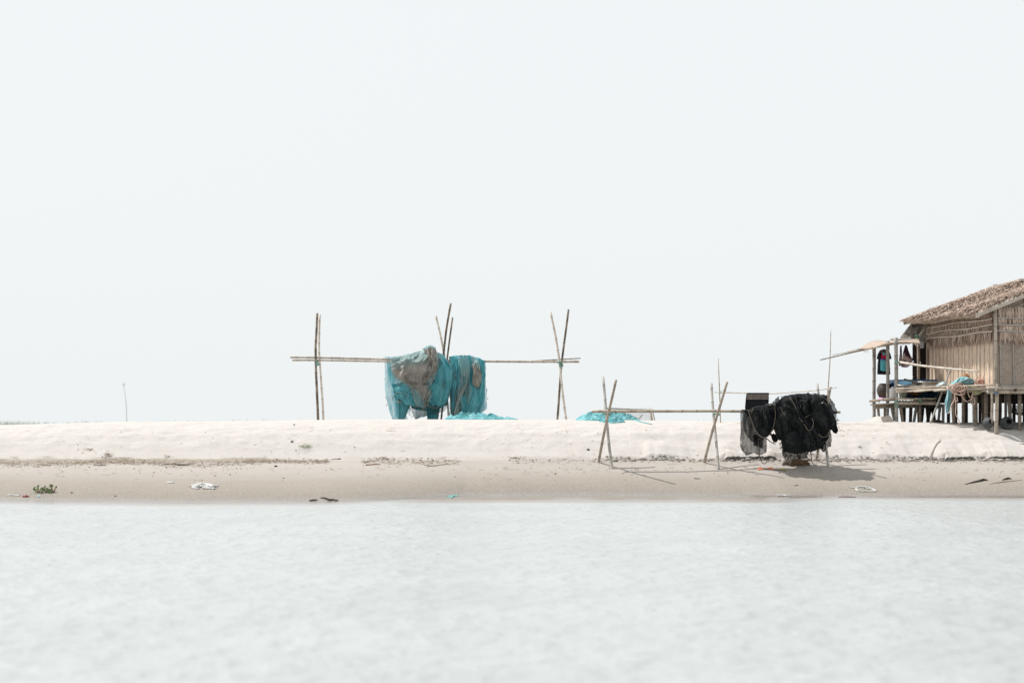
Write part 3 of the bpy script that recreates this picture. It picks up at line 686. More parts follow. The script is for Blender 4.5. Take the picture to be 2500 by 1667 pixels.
for pts, d in (([(1930, 970), (1944, 998), (1948, 1014), (1962, 1034), (1974, 1051), (1983, 1044), (1986, 1030), (1981, 1020)], -.58), ([(2003, 968), (2014, 983), (2022, 997)], -.5),
               ([(1926, 1072), (1932, 1083), (1945, 1088), (1952, 1094)], -.5), ([(1998, 1060), (2006, 1066), (2016, 1066), (2023, 1058), (2025, 1050)], -.5),
               ([(1906, 993), (1910, 1005), (1917, 1016)], -.56), ([(1966, 1019), (1971, 1016), (1976, 1013)], -.52)):
    rope(q, pts, YN + d, .0068)
q.build('edge_rope', M['rope'], nb)
q = MB(); a = YN - .56
q.quadbox(P(2003, 984, a), P(2008, 985, a), P(2010, 981.5, a), P(2005, 981, a), .01)
q.build('cloth_tag', mat('white_cloth', (.75, .75, .74)), nb)
M['dark_cord'] = mat('dark_cord', (.05, .045, .04), (.1, .09, .08), 20, rough=.9)
for pts in ([(1911, 1100), (1912, 1112), (1918, 1120), (1926, 1121)], [(1945, 1100), (1946, 1112), (1951, 1121)], [(1979, 1100), (1981, 1118), (1984, 1131), (1994, 1135)], [(2004, 1090), (2006, 1098), (2012, 1102), (2015, 1094)], [(1962, 1100), (1972, 1118), (1976, 1123)]):
    q = MB(); rope(q, pts, YN - .05, .011); q.build('dark_cord', M['dark_cord'], nb)

for cv, dy, sd in (([[(1936, 966), (1940, 1000), (1950, 1040), (1948, 1075)], [(1944, 964), (1952, 1000), (1962, 1040), (1958, 1080)]], -.42, 331), ([[(1952, 975), (1958, 1000), (1966, 1018)], [(1966, 975), (1974, 1000), (1976, 1018)]], -.46, 333),
                   ([[(1906, 1000), (1908, 1030), (1914, 1062)], [(1922, 1005), (1928, 1030), (1924, 1066)]], -.4, 335), ([[(1976, 1010), (1978, 1040), (1988, 1070), (1992, 1092)], [(1994, 1010), (2000, 1045), (2004, 1070), (2002, 1092)]], -.36, 337),
                   ([[(1990, 965), (1996, 990), (2008, 1015)], [(2006, 966), (2014, 990), (2022, 1012)]], -.46, 339), ([[(1912, 1060), (1918, 1080), (1930, 1094)], [(1940, 1050), (1946, 1075), (1950, 1092)]], -.42, 341), ([[(1955, 1055), (1958, 1080), (1966, 1100)], [(1980, 1050), (1986, 1078), (1984, 1098)]], -.42, 343),
                   ([[(2008, 1040), (2010, 1060), (2014, 1078)], [(2022, 1040), (2024, 1058), (2020, 1076)]], -.2, 345)):
    q = MB(); drape(q, cv, YN + dy, .1, .07, 3, 1.5, seed=sd, nu=30, nv=44, tonef=hl, edge=1.5); q.build('net_fold', M['black'], nb)
q = MB()
frays(q, [(1886, 988), (1905, 966), (1940, 962), (1978, 958), (2006, 962), (2030, 985), (2044, 1010)], YN - .1, 12, seed=13); frays(q, [(2044, 1010), (2046, 1055), (2024, 1080), (2008, 1098)], YN - .1, 9, seed=14)
frays(q, [(2010, 1096), (1975, 1104), (1940, 1107), (1911, 1102), (1905, 1072)], YN - .1, 26, seed=15, size=9)
q.build('loose_threads', M['dark_cord'], nb)['kind'] = 'stuff'

ns = thing('fishing_net', 'small black net bunch with a sheer flap hanging left of the large black heap', 'fishing net', (P(1850, 1100, YN).x, YN, .8), 'black nets on the lower rack')
q = MB()
drape(q, [[(1826, 1000), (1834, 1028), (1848, 1056), (1861, 1067)], [(1850, 992), (1855, 1030), (1862, 1058), (1866, 1069)], [(1876, 987), (1882, 1025), (1877, 1055), (1870, 1067)], [(1890, 986), (1894, 1012), (1889, 1042), (1876, 1064)]], YN - .1, .22, .15, 4, 3, seed=180, nu=80, nv=80, tonef=hl)
q.build('net_bundle', M['black'], ns)
q = MB()
drape(q, [[(1879, 1058), (1884, 1070), (1889, 1080)], [(1902, 1060), (1900, 1072), (1895, 1080)]], YN - .05, .06, .06, 3, 2, seed=187, nu=30, nv=30)
q.build('net_fold', M['black'], ns); q = MB()
drape(q, [[(1808, 1000), (1814, 1003), (1820, 1008)], [(1830, 1000), (1830, 1004), (1832, 1008)]], YN + .08, .09, .04, 4, 1, seed=188, nu=30, nv=20)
q.build('net_fold', M['black'], ns)
q = MB()
drape(q, [[(1808, 1005), (1809, 1050), (1808, 1089)], [(1822, 1005), (1824, 1060), (1822, 1111)], [(1838, 1005), (1838, 1060), (1838, 1105)], [(1848, 1020), (1852, 1070), (1853, 1110)], [(1868, 1040), (1871, 1080), (1871, 1102)]], YN + .05, amp=.12, fu=6, fv=.6, sheet=True, seed=191, nu=70, nv=60)
drape(q, [[(1815, 1005, .2), (1820, 1050, .2), (1835, 1075, .2)], [(1850, 1020, .2), (1856, 1060, .2), (1860, 1092, .2)]], YN - .1, amp=.1, fu=5, fv=1, sheet=True, seed=194, nu=50, nv=50)
drape(q, [[(1838, 1060), (1839, 1075), (1839, 1088)], [(1862, 1062), (1864, 1080), (1864, 1096)]], YN - .02, amp=.08, fu=4, fv=.8, sheet=True, seed=197, nu=30, nv=30)
q.build('net_flap', M['black_sheer'], ns)
q = MB()
for pts in ([(1827, 1001), (1834, 1025), (1846, 1052), (1860, 1067), (1870, 1066)], [(1888, 988), (1893, 1006), (1890, 1035), (1880, 1060)], [(1870, 984), (1874, 988), (1880, 990), (1888, 986)], [(1832, 1000), (1835, 1004), (1838, 998)]):
    rope(q, pts, YN - .4, .007)
rope(q, [(1872, 1068, .2), (1876, 1074), (1884, 1080), (1893, 1083)], YN - .2, .014)
q.build('hem_rope', M['rope'], ns)
q = MB(); rope(q, [(1851, 1070), (1853, 1090), (1854, 1108), (1857, 1122), (1863, 1131), (1870, 1130), (1872, 1125)], YN - .12, .011); q.build('dark_cord', M['dark_cord'], ns)
q = MB()
for pts in ([(1808, 1005), (1809, 1050), (1808, 1089), (1822, 1111)], [(1822, 1111), (1838, 1104), (1853, 1110), (1871, 1103)], [(1871, 1103), (1871, 1080), (1869, 1045)]): rope(q, pts, YN + .03, .0075)
q.build('edge_cord', M['dark_cord'], ns)

for cv, dy, sd in (([[(1838, 998), (1842, 1020), (1850, 1045)], [(1852, 994), (1856, 1018), (1860, 1046)]], -.32, 351), ([[(1862, 990), (1864, 1015), (1868, 1050)], [(1876, 988), (1878, 1018), (1876, 1052)]], -.34, 353), ([[(1826, 999), (1834, 1002), (1842, 1010)], [(1850, 990), (1852, 998), (1856, 1006)]], -.3, 355),
                   ([[(1868, 986), (1872, 995), (1874, 1006)], [(1890, 984), (1892, 996), (1888, 1008)]], -.3, 357)):
    q = MB(); drape(q, cv, YN + dy, .09, .07, 3, 1.6, seed=sd, nu=30, nv=40, tonef=hl, edge=1.5); q.build('net_fold', M['black'], ns)
q = MB(); frays(q, [(1828, 1000), (1850, 990), (1876, 985), (1892, 992)], YN - .2, 6, seed=17); frays(q, [(1834, 1030), (1850, 1062), (1866, 1070), (1886, 1050)], YN - .2, 8, seed=18, size=7); q.build('loose_threads', M['dark_cord'], ns)['kind'] = 'stuff'
# ------------------------------------------------------------------ washing line behind, striped cloth
YW = 39.6
wl_ = thing('washing_line', 'thin bamboo washing line on two slender poles behind the black nets', 'washing line', (P(1900, 1020, YW).x, YW, 1.7))
MB().bamboo(ground_end(poly([(1754, 874), (1757, 950), (1758.5, 1024)], YW)), .011, .018, .38, n=8, wob=.006).build('pole', M['bamboo'], wl_)
MB().bamboo(ground_end(poly([(2028, 806), (2026, 880), (2022, 950), (2014, 1035)], YW)), .009, .022, .22, n=8, wob=.006).build('pole', M['bamboo'], wl_)
MB().bamboo(poly([(1742, 957, -.05), (1830, 960, -.05), (1890, 961, -.05), (1990, 953, -.05), (2042, 946, -.05)], YW), .016, .013, .45, n=8, wob=.004).build('rail', M['bamboo_pale'], wl_)
q = MB()
for a in (.01, -.01): lashing(q, P(1758, 957, YW) + Vector((0, 0, a)), .035, .03, 3, 0)
q.build('lashing', M['twine'], wl_)
def striped():
    m, nt, b, out = new_mat('black_striped_cloth')
    tc = nt.nodes.new('ShaderNodeTexCoord'); sp = nt.nodes.new('ShaderNodeSeparateXYZ'); nt.links.new(tc.outputs['Object'], sp.inputs[0])
    tot = None
    for z in (STR[0], STR[1], STR[2]):
        d = mathn(nt, 'ABSOLUTE', mathn(nt, 'SUBTRACT', sp.outputs['Z'], z)); k = maprange(nt, d, .008, .013, 1, 0)
        tot = k if tot is None else mathn(nt, 'MAXIMUM', tot, k)
    nt.links.new(mixc(nt, tot, (.012, .014, .017), (.36, .3, .26)), b.inputs['Base Color']); b.inputs['Roughness'].default_value = .9; b.inputs['Specular IOR Level'].default_value = .15
    return m
q = MB()
drape(q, [[(1824.5, 959.5), (1824, 985), (1823, 1016)], [(1840, 960), (1841, 990), (1841, 1016)], [(1858, 960), (1858, 990), (1857, 1016)], [(1877.5, 959.5), (1876, 985), (1874, 1016)]], YW - .11, amp=.07, fu=7, fv=.6, sheet=True, seed=201, edge=.4, nu=60, nv=40)
drape(q, [[(1824, 959.5, .13), (1822, 985, .18), (1822, 1004, .2)], [(1878, 959.5, .13), (1879, 985, .18), (1877, 996, .2)]], YW - .11, amp=.05, fu=5, fv=.6, sheet=True, seed=205, edge=.4)
drape(q, [[(1824.5, 959.5, 0), (1824.5, 958.4, .065), (1824.5, 959.5, .13)], [(1877.5, 959.5, 0), (1877.5, 958.4, .065), (1877.5, 959.5, .13)]], YW - .11, amp=0, sheet=True, edge=0, nu=10, nv=6)
z0 = P(0, 1016, YW - .11).z - .03
STR = [P(0, y, YW - .11).z - z0 for y in (964, 968.5, 973)]
o = q.build('striped_cloth', striped(), origin=(P(1850, 1016, YW).x, YW, z0))
tag(o, 'black cloth with three pale stripes hanging over the thin washing line', 'cloth')

# ------------------------------------------------------------------ dog asleep under the net
def dog():
    base = gp(1935, 1137); Yd = base.y + .12
    def D(px, py, dy=0): return tuple(P(px, py, Yd) + Vector((0, dy, 0)))
    V = []; E = []; Rr = []
    def chain(pts, start=None):
        prev = start
        for p, r in pts:
            V.append(p); Rr.append(r); 
            if prev is not None: E.append((prev, len(V) - 1))
            prev = len(V) - 1
        return prev
    chain([(D(1917, 1130), .10), (D(1926, 1128.5), .105), (D(1936, 1127.5), .095), (D(1946, 1126.5), .105), (D(1953, 1126), .09)])
    chain([(D(1960, 1126), .062), (D(1966, 1128), .066), (D(1971, 1130.5, -.02), .05), (D(1977, 1133.5, -.05), .026)], 4)     # neck, skull, muzzle
    chain([(D(1923, 1127.5, -.11), .062), (D(1931, 1126, -.15), .05), (D(1925, 1133.5, -.17), .026), (D(1931, 1136.2, -.19), .02), (D(1937, 1137, -.2), .02)], 1)
    chain([(D(1922, 1134, -.06), .05), (D(1932, 1135.8, -.1), .025), (D(1941, 1137, -.12), .018)], 0)
    chain([(D(1949, 1124, -.1), .05), (D(1953, 1127, -.13), .03), (D(1958, 1132, -.15), .022), (D(1965, 1136, -.17), .018)], 3)
    chain([(D(1951, 1131, -.05), .035), (D(1960, 1135, -.07), .02), (D(1970, 1137, -.08), .017)], 3)
    chain([(D(1910, 1133, -.03), .025), (D(1909, 1136, -.1), .018), (D(1914, 1138, -.17), .014)], 0)
    chain([(D(1966, 1123.5, .05), .02), (D(1968, 1119.5, .06), .009)], 6)
    chain([(D(1969, 1124.5, -.05), .02), (D(1972, 1121, -.06), .009)], 6)
    o0 = (base.x, Yd, base.z)
    me = bpy.data.meshes.new('dog'); me.from_pydata([(a - o0[0], b - o0[1], c - o0[2]) for a, b, c in V], E, [])
    o = bpy.data.objects.new('dog', me); COL.objects.link(o); o.location = o0
    sk = o.modifiers.new('skin', 'SKIN')
    for i, r in enumerate(Rr): me.skin_vertices[0].data[i].radius = (r, r)
    me.skin_vertices[0].data[0].use_root = True
    ss = o.modifiers.new('sub', 'SUBSURF'); ss.levels = 2; ss.render_levels = 2
    me.materials.append(mat('dog_fur', (.1, .09, .08), (.17, .105, .06), 4, rough=.95, bump=.5, bscale=60, lo=.42, hi=.58))
    tag(o, 'brown and grey dog lying asleep in the shade under the black net', 'dog')
    dm = mat('dog_nose', (.015, .014, .014), rough=.4); pr = {'_o': o, '_w': o0}
    f = MB(); f.rock(D(1979.2, 1134.2, -.055), .013, 3, (1, 1, 1)); f.build('nose', dm, pr)
    for p in (D(1971.5, 1128.6, -.07), D(1973, 1128.6, .02)): f = MB(); f.rock(p, .008, 5, (1, 1, 1)); f.build('eye', dm, pr)
dog()

# orange rag
q = MB(); g0 = [gp(px, py) for px, py in ((1850, 1146.5), (1864, 1145), (1876, 1144.5), (1890, 1146.5), (1903, 1147.5), (1920, 1148.5))]
for i in range(len(g0) - 1):
    a, b = g0[i], g0[i + 1]
    for k in range(4):
        t0, t1 = k / 4, (k + 1) / 4
        p0, p1 = a.lerp(b, t0), a.lerp(b, t1); tn = 0 if i < 3 else 1
        wv = lambda t: Vector((0, .1 + .03 * math.sin((i + t) * 2.3), .03 + .022 * math.sin((i + t) * 3.1)))
        q.add([p0 + Vector((0, -.05, .006)), p1 + Vector((0, -.05, .006)), p1 + wv(t1) * .5, p0 + wv(t0) * .5, p1 + wv(t1), p0 + wv(t0), p1 + Vector((0, .16, .004)), p0 + Vector((0, .16, .004))],
              [(0, 1, 2, 3), (3, 2, 4, 5), (5, 4, 6, 7)], tn)
tag(q.build('rag', mat('orange_cloth', (.75, .14, .06), (.8, .26, .14), 9, rough=.8, tone=(.3, .25, .1))), 'crumpled orange rag with an olive end on the sand before the dog', 'rag')

# ------------------------------------------------------------------ hut on stilts
def weave(name, c1, c2, holes=False):
    m, nt, b, out = new_mat(name)
    tc = nt.nodes.new('ShaderNodeTexCoord'); mp = nt.nodes.new('ShaderNodeMapping'); mp.inputs['Rotation'].default_value = (R(90), 0, 0)
    nt.links.new(tc.outputs['Object'], mp.inputs[0])
    br = nt.nodes.new('ShaderNodeTexBrick'); br.offset = .5; br.inputs['Scale'].default_value = 1
    for k, v in (('Brick Width', .126), ('Row Height', .042), ('Mortar Size', .005), ('Bias', -.1)): br.inputs[k].default_value = v
    br.inputs['Color1'].default_value = (*c1, 1); br.inputs['Color2'].default_value = (*c2, 1); br.inputs['Mortar'].default_value = tuple(x * .55 for x in c1) + (1,)
    nt.links.new(mp.outputs[0], br.inputs['Vector'])
    br2 = nt.nodes.new('ShaderNodeTexBrick'); br2.offset = .5; br2.inputs['Scale'].default_value = 1
    mp2 = nt.nodes.new('ShaderNodeMapping'); mp2.inputs['Rotation'].default_value = (R(90), 0, R(90)); nt.links.new(tc.outputs['Object'], mp2.inputs[0])
    for k, v in (('Brick Width', .126), ('Row Height', .042), ('Mortar Size', .005), ('Bias', -.2)): br2.inputs[k].default_value = v
    br2.inputs['Color1'].default_value = (*c2, 1); br2.inputs['Color2'].default_value = (*[x * 1.15 for x in c1], 1); br2.inputs['Mortar'].default_value = tuple(x * .6 for x in c1) + (1,)
    nt.links.new(mp2.outputs[0], br2.inputs['Vector'])
    n = noise_node(nt, 6, (1, 1, 1), 3); n2 = noise_node(nt, 3.5, (1, 1, 1), 2)
    c = mixc(nt, maprange(nt, n.outputs[0], .48, .52), br.outputs['Color'], br2.outputs['Color'])
    c = mixc(nt, maprange(nt, n2.outputs[0], .6, .72, 0, .45), c, (c1[0] * 1.25, c1[1] * .8, c1[2] * .5))
    nt.links.new(c, b.inputs['Base Color']); b.inputs['Roughness'].default_value = .75
    bp = nt.nodes.new('ShaderNodeBump'); bp.inputs['Strength'].default_value = .5; bp.inputs['Distance'].default_value = .01
    nt.links.new(br.outputs['Fac'], bp.inputs['Height']); bp.invert = True; nt.links.new(bp.outputs[0], b.inputs['Normal'])
    if holes:
        vo = nt.nodes.new('ShaderNodeTexVoronoi'); vo.inputs['Scale'].default_value = 5; nt.links.new(tc.outputs['Object'], vo.inputs['Vector'])
        tr = nt.nodes.new('ShaderNodeBsdfTransparent'); mx = nt.nodes.new('ShaderNodeMixShader')
        nt.links.new(maprange(nt, vo.outputs['Distance'], .1, .13), mx.inputs[0]); nt.links.new(tr.outputs[0], mx.inputs[1]); nt.links.new(b.outputs[0], mx.inputs[2])
        nt.links.new(mx.outputs[0], out.inputs[0])
    return m
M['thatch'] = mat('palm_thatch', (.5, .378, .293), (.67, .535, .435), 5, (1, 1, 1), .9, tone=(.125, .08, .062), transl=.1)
M['thatch_base'] = mat('thatch_underlayer', (.16, .12, .09), (.26, .2, .155), 9, (1, 1, 1), .95, .6, 40)
M['straw'] = mat('straw_panel', (.56, .425, .32), (.66, .525, .41), 14, (1, 1, .35), .9, .35, 45, (1, 1, .4), tone=(.2, .145, .11))
M['weave'] = weave('woven_bamboo', (.31, .245, .195), (.4, .33, .275))
M['weave_shade'] = weave('shade_dark_woven_bamboo', (.03, .018, .015), (.045, .028, .022), True)  # near-black colour paints in the shade inside the hut
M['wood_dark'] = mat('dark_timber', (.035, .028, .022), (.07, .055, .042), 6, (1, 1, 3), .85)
M['shingle'] = mat('grey_brown_shingle', (.2, .18, .155), (.3, .27, .235), 5, (4, 1, 1), .9, .5, 30, tone=(.1, .085, .07))
M['mat'] = mat('bamboo_mat', (.4, .31, .245), (.52, .425, .35), 12, (1, 3, 1), .85, .5, 40, transl=.15)
C0x, C0y = 12.893, 38.0
def H(u, n, z): return Vector((C0x - .093 * u + .996 * n, C0y + .996 * u + .093 * n, z))
FZ = 2.68
ht = thing('stilt_hut', 'thatched bamboo hut on stilts with shaded veranda at the edge of the bank', 'hut', tuple(H(0, 0, 1.4)))
def roofz(u, n): return 4.64 + .384 * (min(n, 4.64 - n) + .6) + .12 * (u + .2) / 5.33 + .03 * math.sin(u * 1.7 + n)
def slope(q, n0, n1, th):
    a, b, c, d = [H(u, n, roofz(u, n)) for u, n in ((-.2, n0), (5.13, n0), (5.13, n1), (-.2, n1))]
    vs = []; fs = []
    for i in range(13):
        for j in range(9):
            u = -.2 + 5.33 * i / 12; n = n0 + (n1 - n0) * j / 8
            vs += [H(u, n, roofz(u, n)), H(u, n, roofz(u, n) - th)]
    ix = lambda i, j, k: (i * 9 + j) * 2 + k
    for i in range(12):
        for j in range(8):
            fs += [(ix(i, j, 0), ix(i, j + 1, 0), ix(i + 1, j + 1, 0), ix(i + 1, j, 0)), (ix(i, j, 1), ix(i + 1, j, 1), ix(i + 1, j + 1, 1), ix(i, j + 1, 1))]
    for i in range(12):
        for j in (0, 8): fs.append((ix(i, j, 0), ix(i + 1, j, 0), ix(i + 1, j, 1), ix(i, j, 1)))
    for j in range(8):
        for i in (0, 12): fs.append((ix(i, j, 0), ix(i, j, 1), ix(i, j + 1, 1), ix(i, j + 1, 0)))
    q.add(vs, fs, .25)
rg = random.Random(11)
q = MB(); slope(q, -.58, 2.33, .07); slope(q, 2.31, 5.24, .07)
upn = Vector((-.37, -.03, .93))
for k in range(14500):
    u = rg.uniform(-.22, 5.15); n = rg.uniform(-.6, 2.4)
    if k < 900: n = rg.uniform(-.62, -.45)
    if 900 <= k < 1400: u = rg.uniform(5.0, 5.17)
    an = rg.gauss(0, .8)
    d = Vector((-.93, -.09, -.34)) * math.cos(an) + Vector((-.093, .996, .0)) * math.sin(an) + Vector((0, 0, rg.uniform(-.02, .1)))
    L = rg.uniform(.2, .5); wd = rg.uniform(.009, .025)
    if n < -.4: L *= .5
    t = rg.random(); tn = 1 if t < .36 else (.65 if t < .5 else rg.uniform(0, .12))
    q.blade(H(u, n, roofz(u, n) + rg.uniform(.005, .05)), d, L, wd, upn, tn, rg.uniform(0, .12))
for k in range(220):
    u = rg.uniform(-.2, 5.2); t = rg.random()
    q.blade(H(u, 2.25 + rg.uniform(0, .15), roofz(u, 2.3) + .03), Vector((rg.gauss(-.3, .5), rg.gauss(0, .7), rg.uniform(-.15, .18))), rg.uniform(.08, .25), .014, upn, 1 if t < .4 else 0)
q.build('roof', M['thatch'], ht, smooth=False)
q = MB()
for n0, n1 in ((-.62, 2.32), (5.26, 2.32)):
    a, b = H(-.245, n0, roofz(-.2, n0) - .0), H(-.245, n1, roofz(-.2, n1) - .0)
    for dz, th in ((-.01, .045), (-.07, .02)): q.tube([a + Vector((0, 0, dz)), b + Vector((0, 0, dz))], th, 8)
q.build('barge_pole', M['bamboo_pale'], ht)
q = MB(); q.tube([H(u, -.52, roofz(u, -.52) - .1) for u in np.linspace(-.2, 5.1, 8)], .03, 8); q.build('eave_pole', M['bamboo'], ht)
for u in np.linspace(.1, 5.0, 7):
    q = MB(); q.tube([H(u, -.6, roofz(u, -.6) - .1), H(u, 2.3, roofz(u, 2.3) - .12)], .03, 7); q.build('rafter', M['bamboo'], ht)
# long wall: straw panel, battens, hanging thatch fringe, rails
q = MB(); q.quadbox(H(0, .0, FZ), H(0, .0, 4.82), H(4.56, .0, 4.9), H(4.56, .0, FZ), .05); q.build('wall', M['straw'], ht)['label'] = 'straw and bamboo batten wall under the eave'
q = MB()
for k in range(18):
    u = .06 + 4.44 * k / 17 + rg.uniform(-.05, .05)
    q.bamboo([H(u, -.01, FZ - .02), H(u + rg.uniform(-.03, .03), -.01, 3.95)], rg.uniform(.007, .011), None, .4, 7, rg, .004)
    q.box(H(u + .04, -.004, 3.3), .008, .008, 1.25, tone=1)
q.build('battens', M['bamboo_pale'], ht)
def fringe(q, p0, p1, out, n, L0, L1, dark):
    for k in range(n):
        t = rg.random(); p = p0.lerp(p1, t) + out * rg.uniform(.0, .06) + Vector((0, 0, rg.uniform(-.05, .02)))
        d = Vector((rg.gauss(0, .04), rg.gauss(0, .04), -1)) + (p1 - p0).normalized() * rg.gauss(0, .13) + out * rg.uniform(-.02, .16)
        x = rg.random()
        q.blade(p, d, rg.uniform(L0, L1), rg.uniform(.008, .02), out, (rg.uniform(.5, 1) if x < dark else rg.uniform(0, .25)), 0)
LW, FW = Vector((-.996, -.093, 0)), Vector((.093, -.996, 0))
q = MB()
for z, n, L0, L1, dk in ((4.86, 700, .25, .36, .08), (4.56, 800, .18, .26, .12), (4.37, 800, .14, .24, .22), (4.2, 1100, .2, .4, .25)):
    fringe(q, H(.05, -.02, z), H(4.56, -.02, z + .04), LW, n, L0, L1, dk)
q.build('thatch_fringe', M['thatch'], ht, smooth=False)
for z in (4.55, 4.37, 4.2):
    q = MB(); q.tube([H(u, -.085, z - .03 + .02 * math.sin(u * 2 + z * 9) + .04 * u / 4.5) for u in np.linspace(-.02, 4.6, 12)], .018, 7); q.build('wall_rail', M['bamboo_pale'], ht)
# gable wall facing the river
q = MB(); vs = [H(0, .02, FZ), H(0, 4.62, FZ), H(0, 4.62, 4.8), H(0, 2.32, 5.66), H(0, .02, 4.8)]
vs2 = [v - FW * .05 for v in vs]; q.add(vs + vs2, [(0, 1, 2, 3, 4), (9, 8, 7, 6, 5)] + [(i, 5 + i, 5 + (i + 1) % 5, (i + 1) % 5) for i in range(5)], 0, True)
q.build('wall', M['weave'], ht)['label'] = 'woven bamboo gable wall'
q = MB()
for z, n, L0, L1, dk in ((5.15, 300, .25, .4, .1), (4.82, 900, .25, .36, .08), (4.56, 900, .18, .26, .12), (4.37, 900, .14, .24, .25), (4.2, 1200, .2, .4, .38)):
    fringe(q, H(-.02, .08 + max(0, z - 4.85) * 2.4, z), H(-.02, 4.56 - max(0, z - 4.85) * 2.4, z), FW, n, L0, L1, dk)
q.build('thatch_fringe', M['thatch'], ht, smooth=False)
for z in (4.56, 4.37, 4.2):
    q = MB(); q.tube([H(-.085, n, z - .02 + .012 * math.sin(n * 3 + z * 5)) for n in np.linspace(.03, 4.6, 10)], .017, 7); q.build('wall_rail', M['bamboo_grey'], ht)
q = MB(); q.tube([H(-.08, .06, 4.62), H(-.08, 1.9, 5.35)], .016, 7); q.build('wall_rail', M['bamboo'], ht)
q = MB()
for n in (.16, .52, 1.0, 1.55, 2.1, 2.7, 3.3, 3.9): q.bamboo([H(-.03, n, FZ), H(-.03, n - .02, 3.98)], .016, .015, .35, 7, rg, .003)
q.tube([H(-.04, .03, FZ + .03), H(-.04, 4.6, FZ + .03)], .03, 7)
q.build('battens', M['bamboo_grey'], ht)
q = MB(); q.quadbox(H(0.06, 4.64, FZ), H(4.95, 4.64, FZ), H(4.95, 4.64, 4.8), H(.06, 4.64, 4.8), .05); q.build('wall', M['straw'], ht)
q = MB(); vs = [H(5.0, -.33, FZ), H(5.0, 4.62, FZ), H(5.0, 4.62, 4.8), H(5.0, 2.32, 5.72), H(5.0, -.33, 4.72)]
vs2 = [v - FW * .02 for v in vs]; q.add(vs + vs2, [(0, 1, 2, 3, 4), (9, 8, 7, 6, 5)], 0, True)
q.build('wall', M['weave_shade'], ht)['label'] = 'woven end wall behind the doorway, coloured dark for the interior shade'
# posts
def post(pts, r, mk, name='stilt', rr=None): MB().bamboo(pts, r, rr or r * .92, .34, 10, rg, .006).build(name, M[mk], ht)
post([H(-.06, .0, 4.84), H(-.06, -.01, FZ - .05)], .047, 'bamboo', 'corner_post')
g = gp(2430, 1058, 36.5, 38.6)
post([H(-.1, .03, FZ + .1), g + Vector((.01, 0, -.15))], .052, 'bamboo'); post([H(-.02, -.08, FZ - .05), gp(2422, 1050, 36.5, 38.8) - Vector((0, 0, .15))], .036, 'bamboo')
post([H(4.6, -.03, 4.88), H(4.6, -.03, FZ)], .035, 'bamboo', 'door_post'); post([P(2242, 836, 42.5), P(2242, 926, 42.5)], .045, 'bamboo', 'door_post')
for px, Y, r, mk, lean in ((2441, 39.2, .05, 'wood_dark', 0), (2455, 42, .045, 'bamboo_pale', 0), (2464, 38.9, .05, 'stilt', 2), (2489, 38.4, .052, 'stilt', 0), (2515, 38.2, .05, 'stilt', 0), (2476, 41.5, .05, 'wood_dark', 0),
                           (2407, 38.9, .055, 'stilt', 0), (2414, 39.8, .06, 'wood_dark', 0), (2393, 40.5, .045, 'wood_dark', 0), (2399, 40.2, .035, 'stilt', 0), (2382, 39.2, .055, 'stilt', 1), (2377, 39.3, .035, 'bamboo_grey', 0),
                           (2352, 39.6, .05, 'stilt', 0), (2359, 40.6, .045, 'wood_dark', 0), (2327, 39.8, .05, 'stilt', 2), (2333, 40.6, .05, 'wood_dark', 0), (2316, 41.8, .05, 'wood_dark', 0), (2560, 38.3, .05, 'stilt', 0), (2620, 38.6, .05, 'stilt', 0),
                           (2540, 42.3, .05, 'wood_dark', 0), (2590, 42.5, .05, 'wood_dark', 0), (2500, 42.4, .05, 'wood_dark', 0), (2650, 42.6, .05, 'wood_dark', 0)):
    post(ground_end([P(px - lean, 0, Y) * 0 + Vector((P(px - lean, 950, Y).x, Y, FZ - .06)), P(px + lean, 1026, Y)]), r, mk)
q = MB(); q.quadbox(H(-.05, -.02, FZ), H(-.05, 4.66, FZ), H(5.05, 4.66, FZ), H(5.05, -.02, FZ), .05); q.build('floor', M['wood_dark'], ht)
for u, dz, mk in ((-.12, -.03, 'bamboo'), (-.1, -.125, 'bamboo'), (2.2, -.12, 'wood_dark'), (4.7, -.12, 'wood_dark')):
    q = MB(); q.bamboo([H(u, -.25, FZ + dz), H(u, 4.8, FZ + dz)], .048, .045, .4, 9, rg, .004); q.build('floor_beam', M[mk], ht)
for n in (.06, .6, 1.4, 2.3, 3.2, 4.1):
    q = MB(); q.tube([H(-.2, n - .1, FZ - .075), H(5.1, n - .1, FZ - .075)], .036, 9); q.build('joist', M['wood_dark' if n > .3 else 'bamboo'], ht)
q = MB(); q.quadbox(H(4.5, -.5, 2.3), H(4.5, -.5, 2.62), H(4.5, 4.6, 2.62), H(4.5, 4.6, 2.3), .06); q.build('skirt_board', M['wood_dark'], ht)
for px, mk in ((2431, 'twine_blue'), (2429, 'twine_blue')):
    q = MB(); lashing(q, P(px, 951 if px != 2431 else 959, 37.88), .064, .03, 3, 0); q.build('lashing', M[mk], ht)
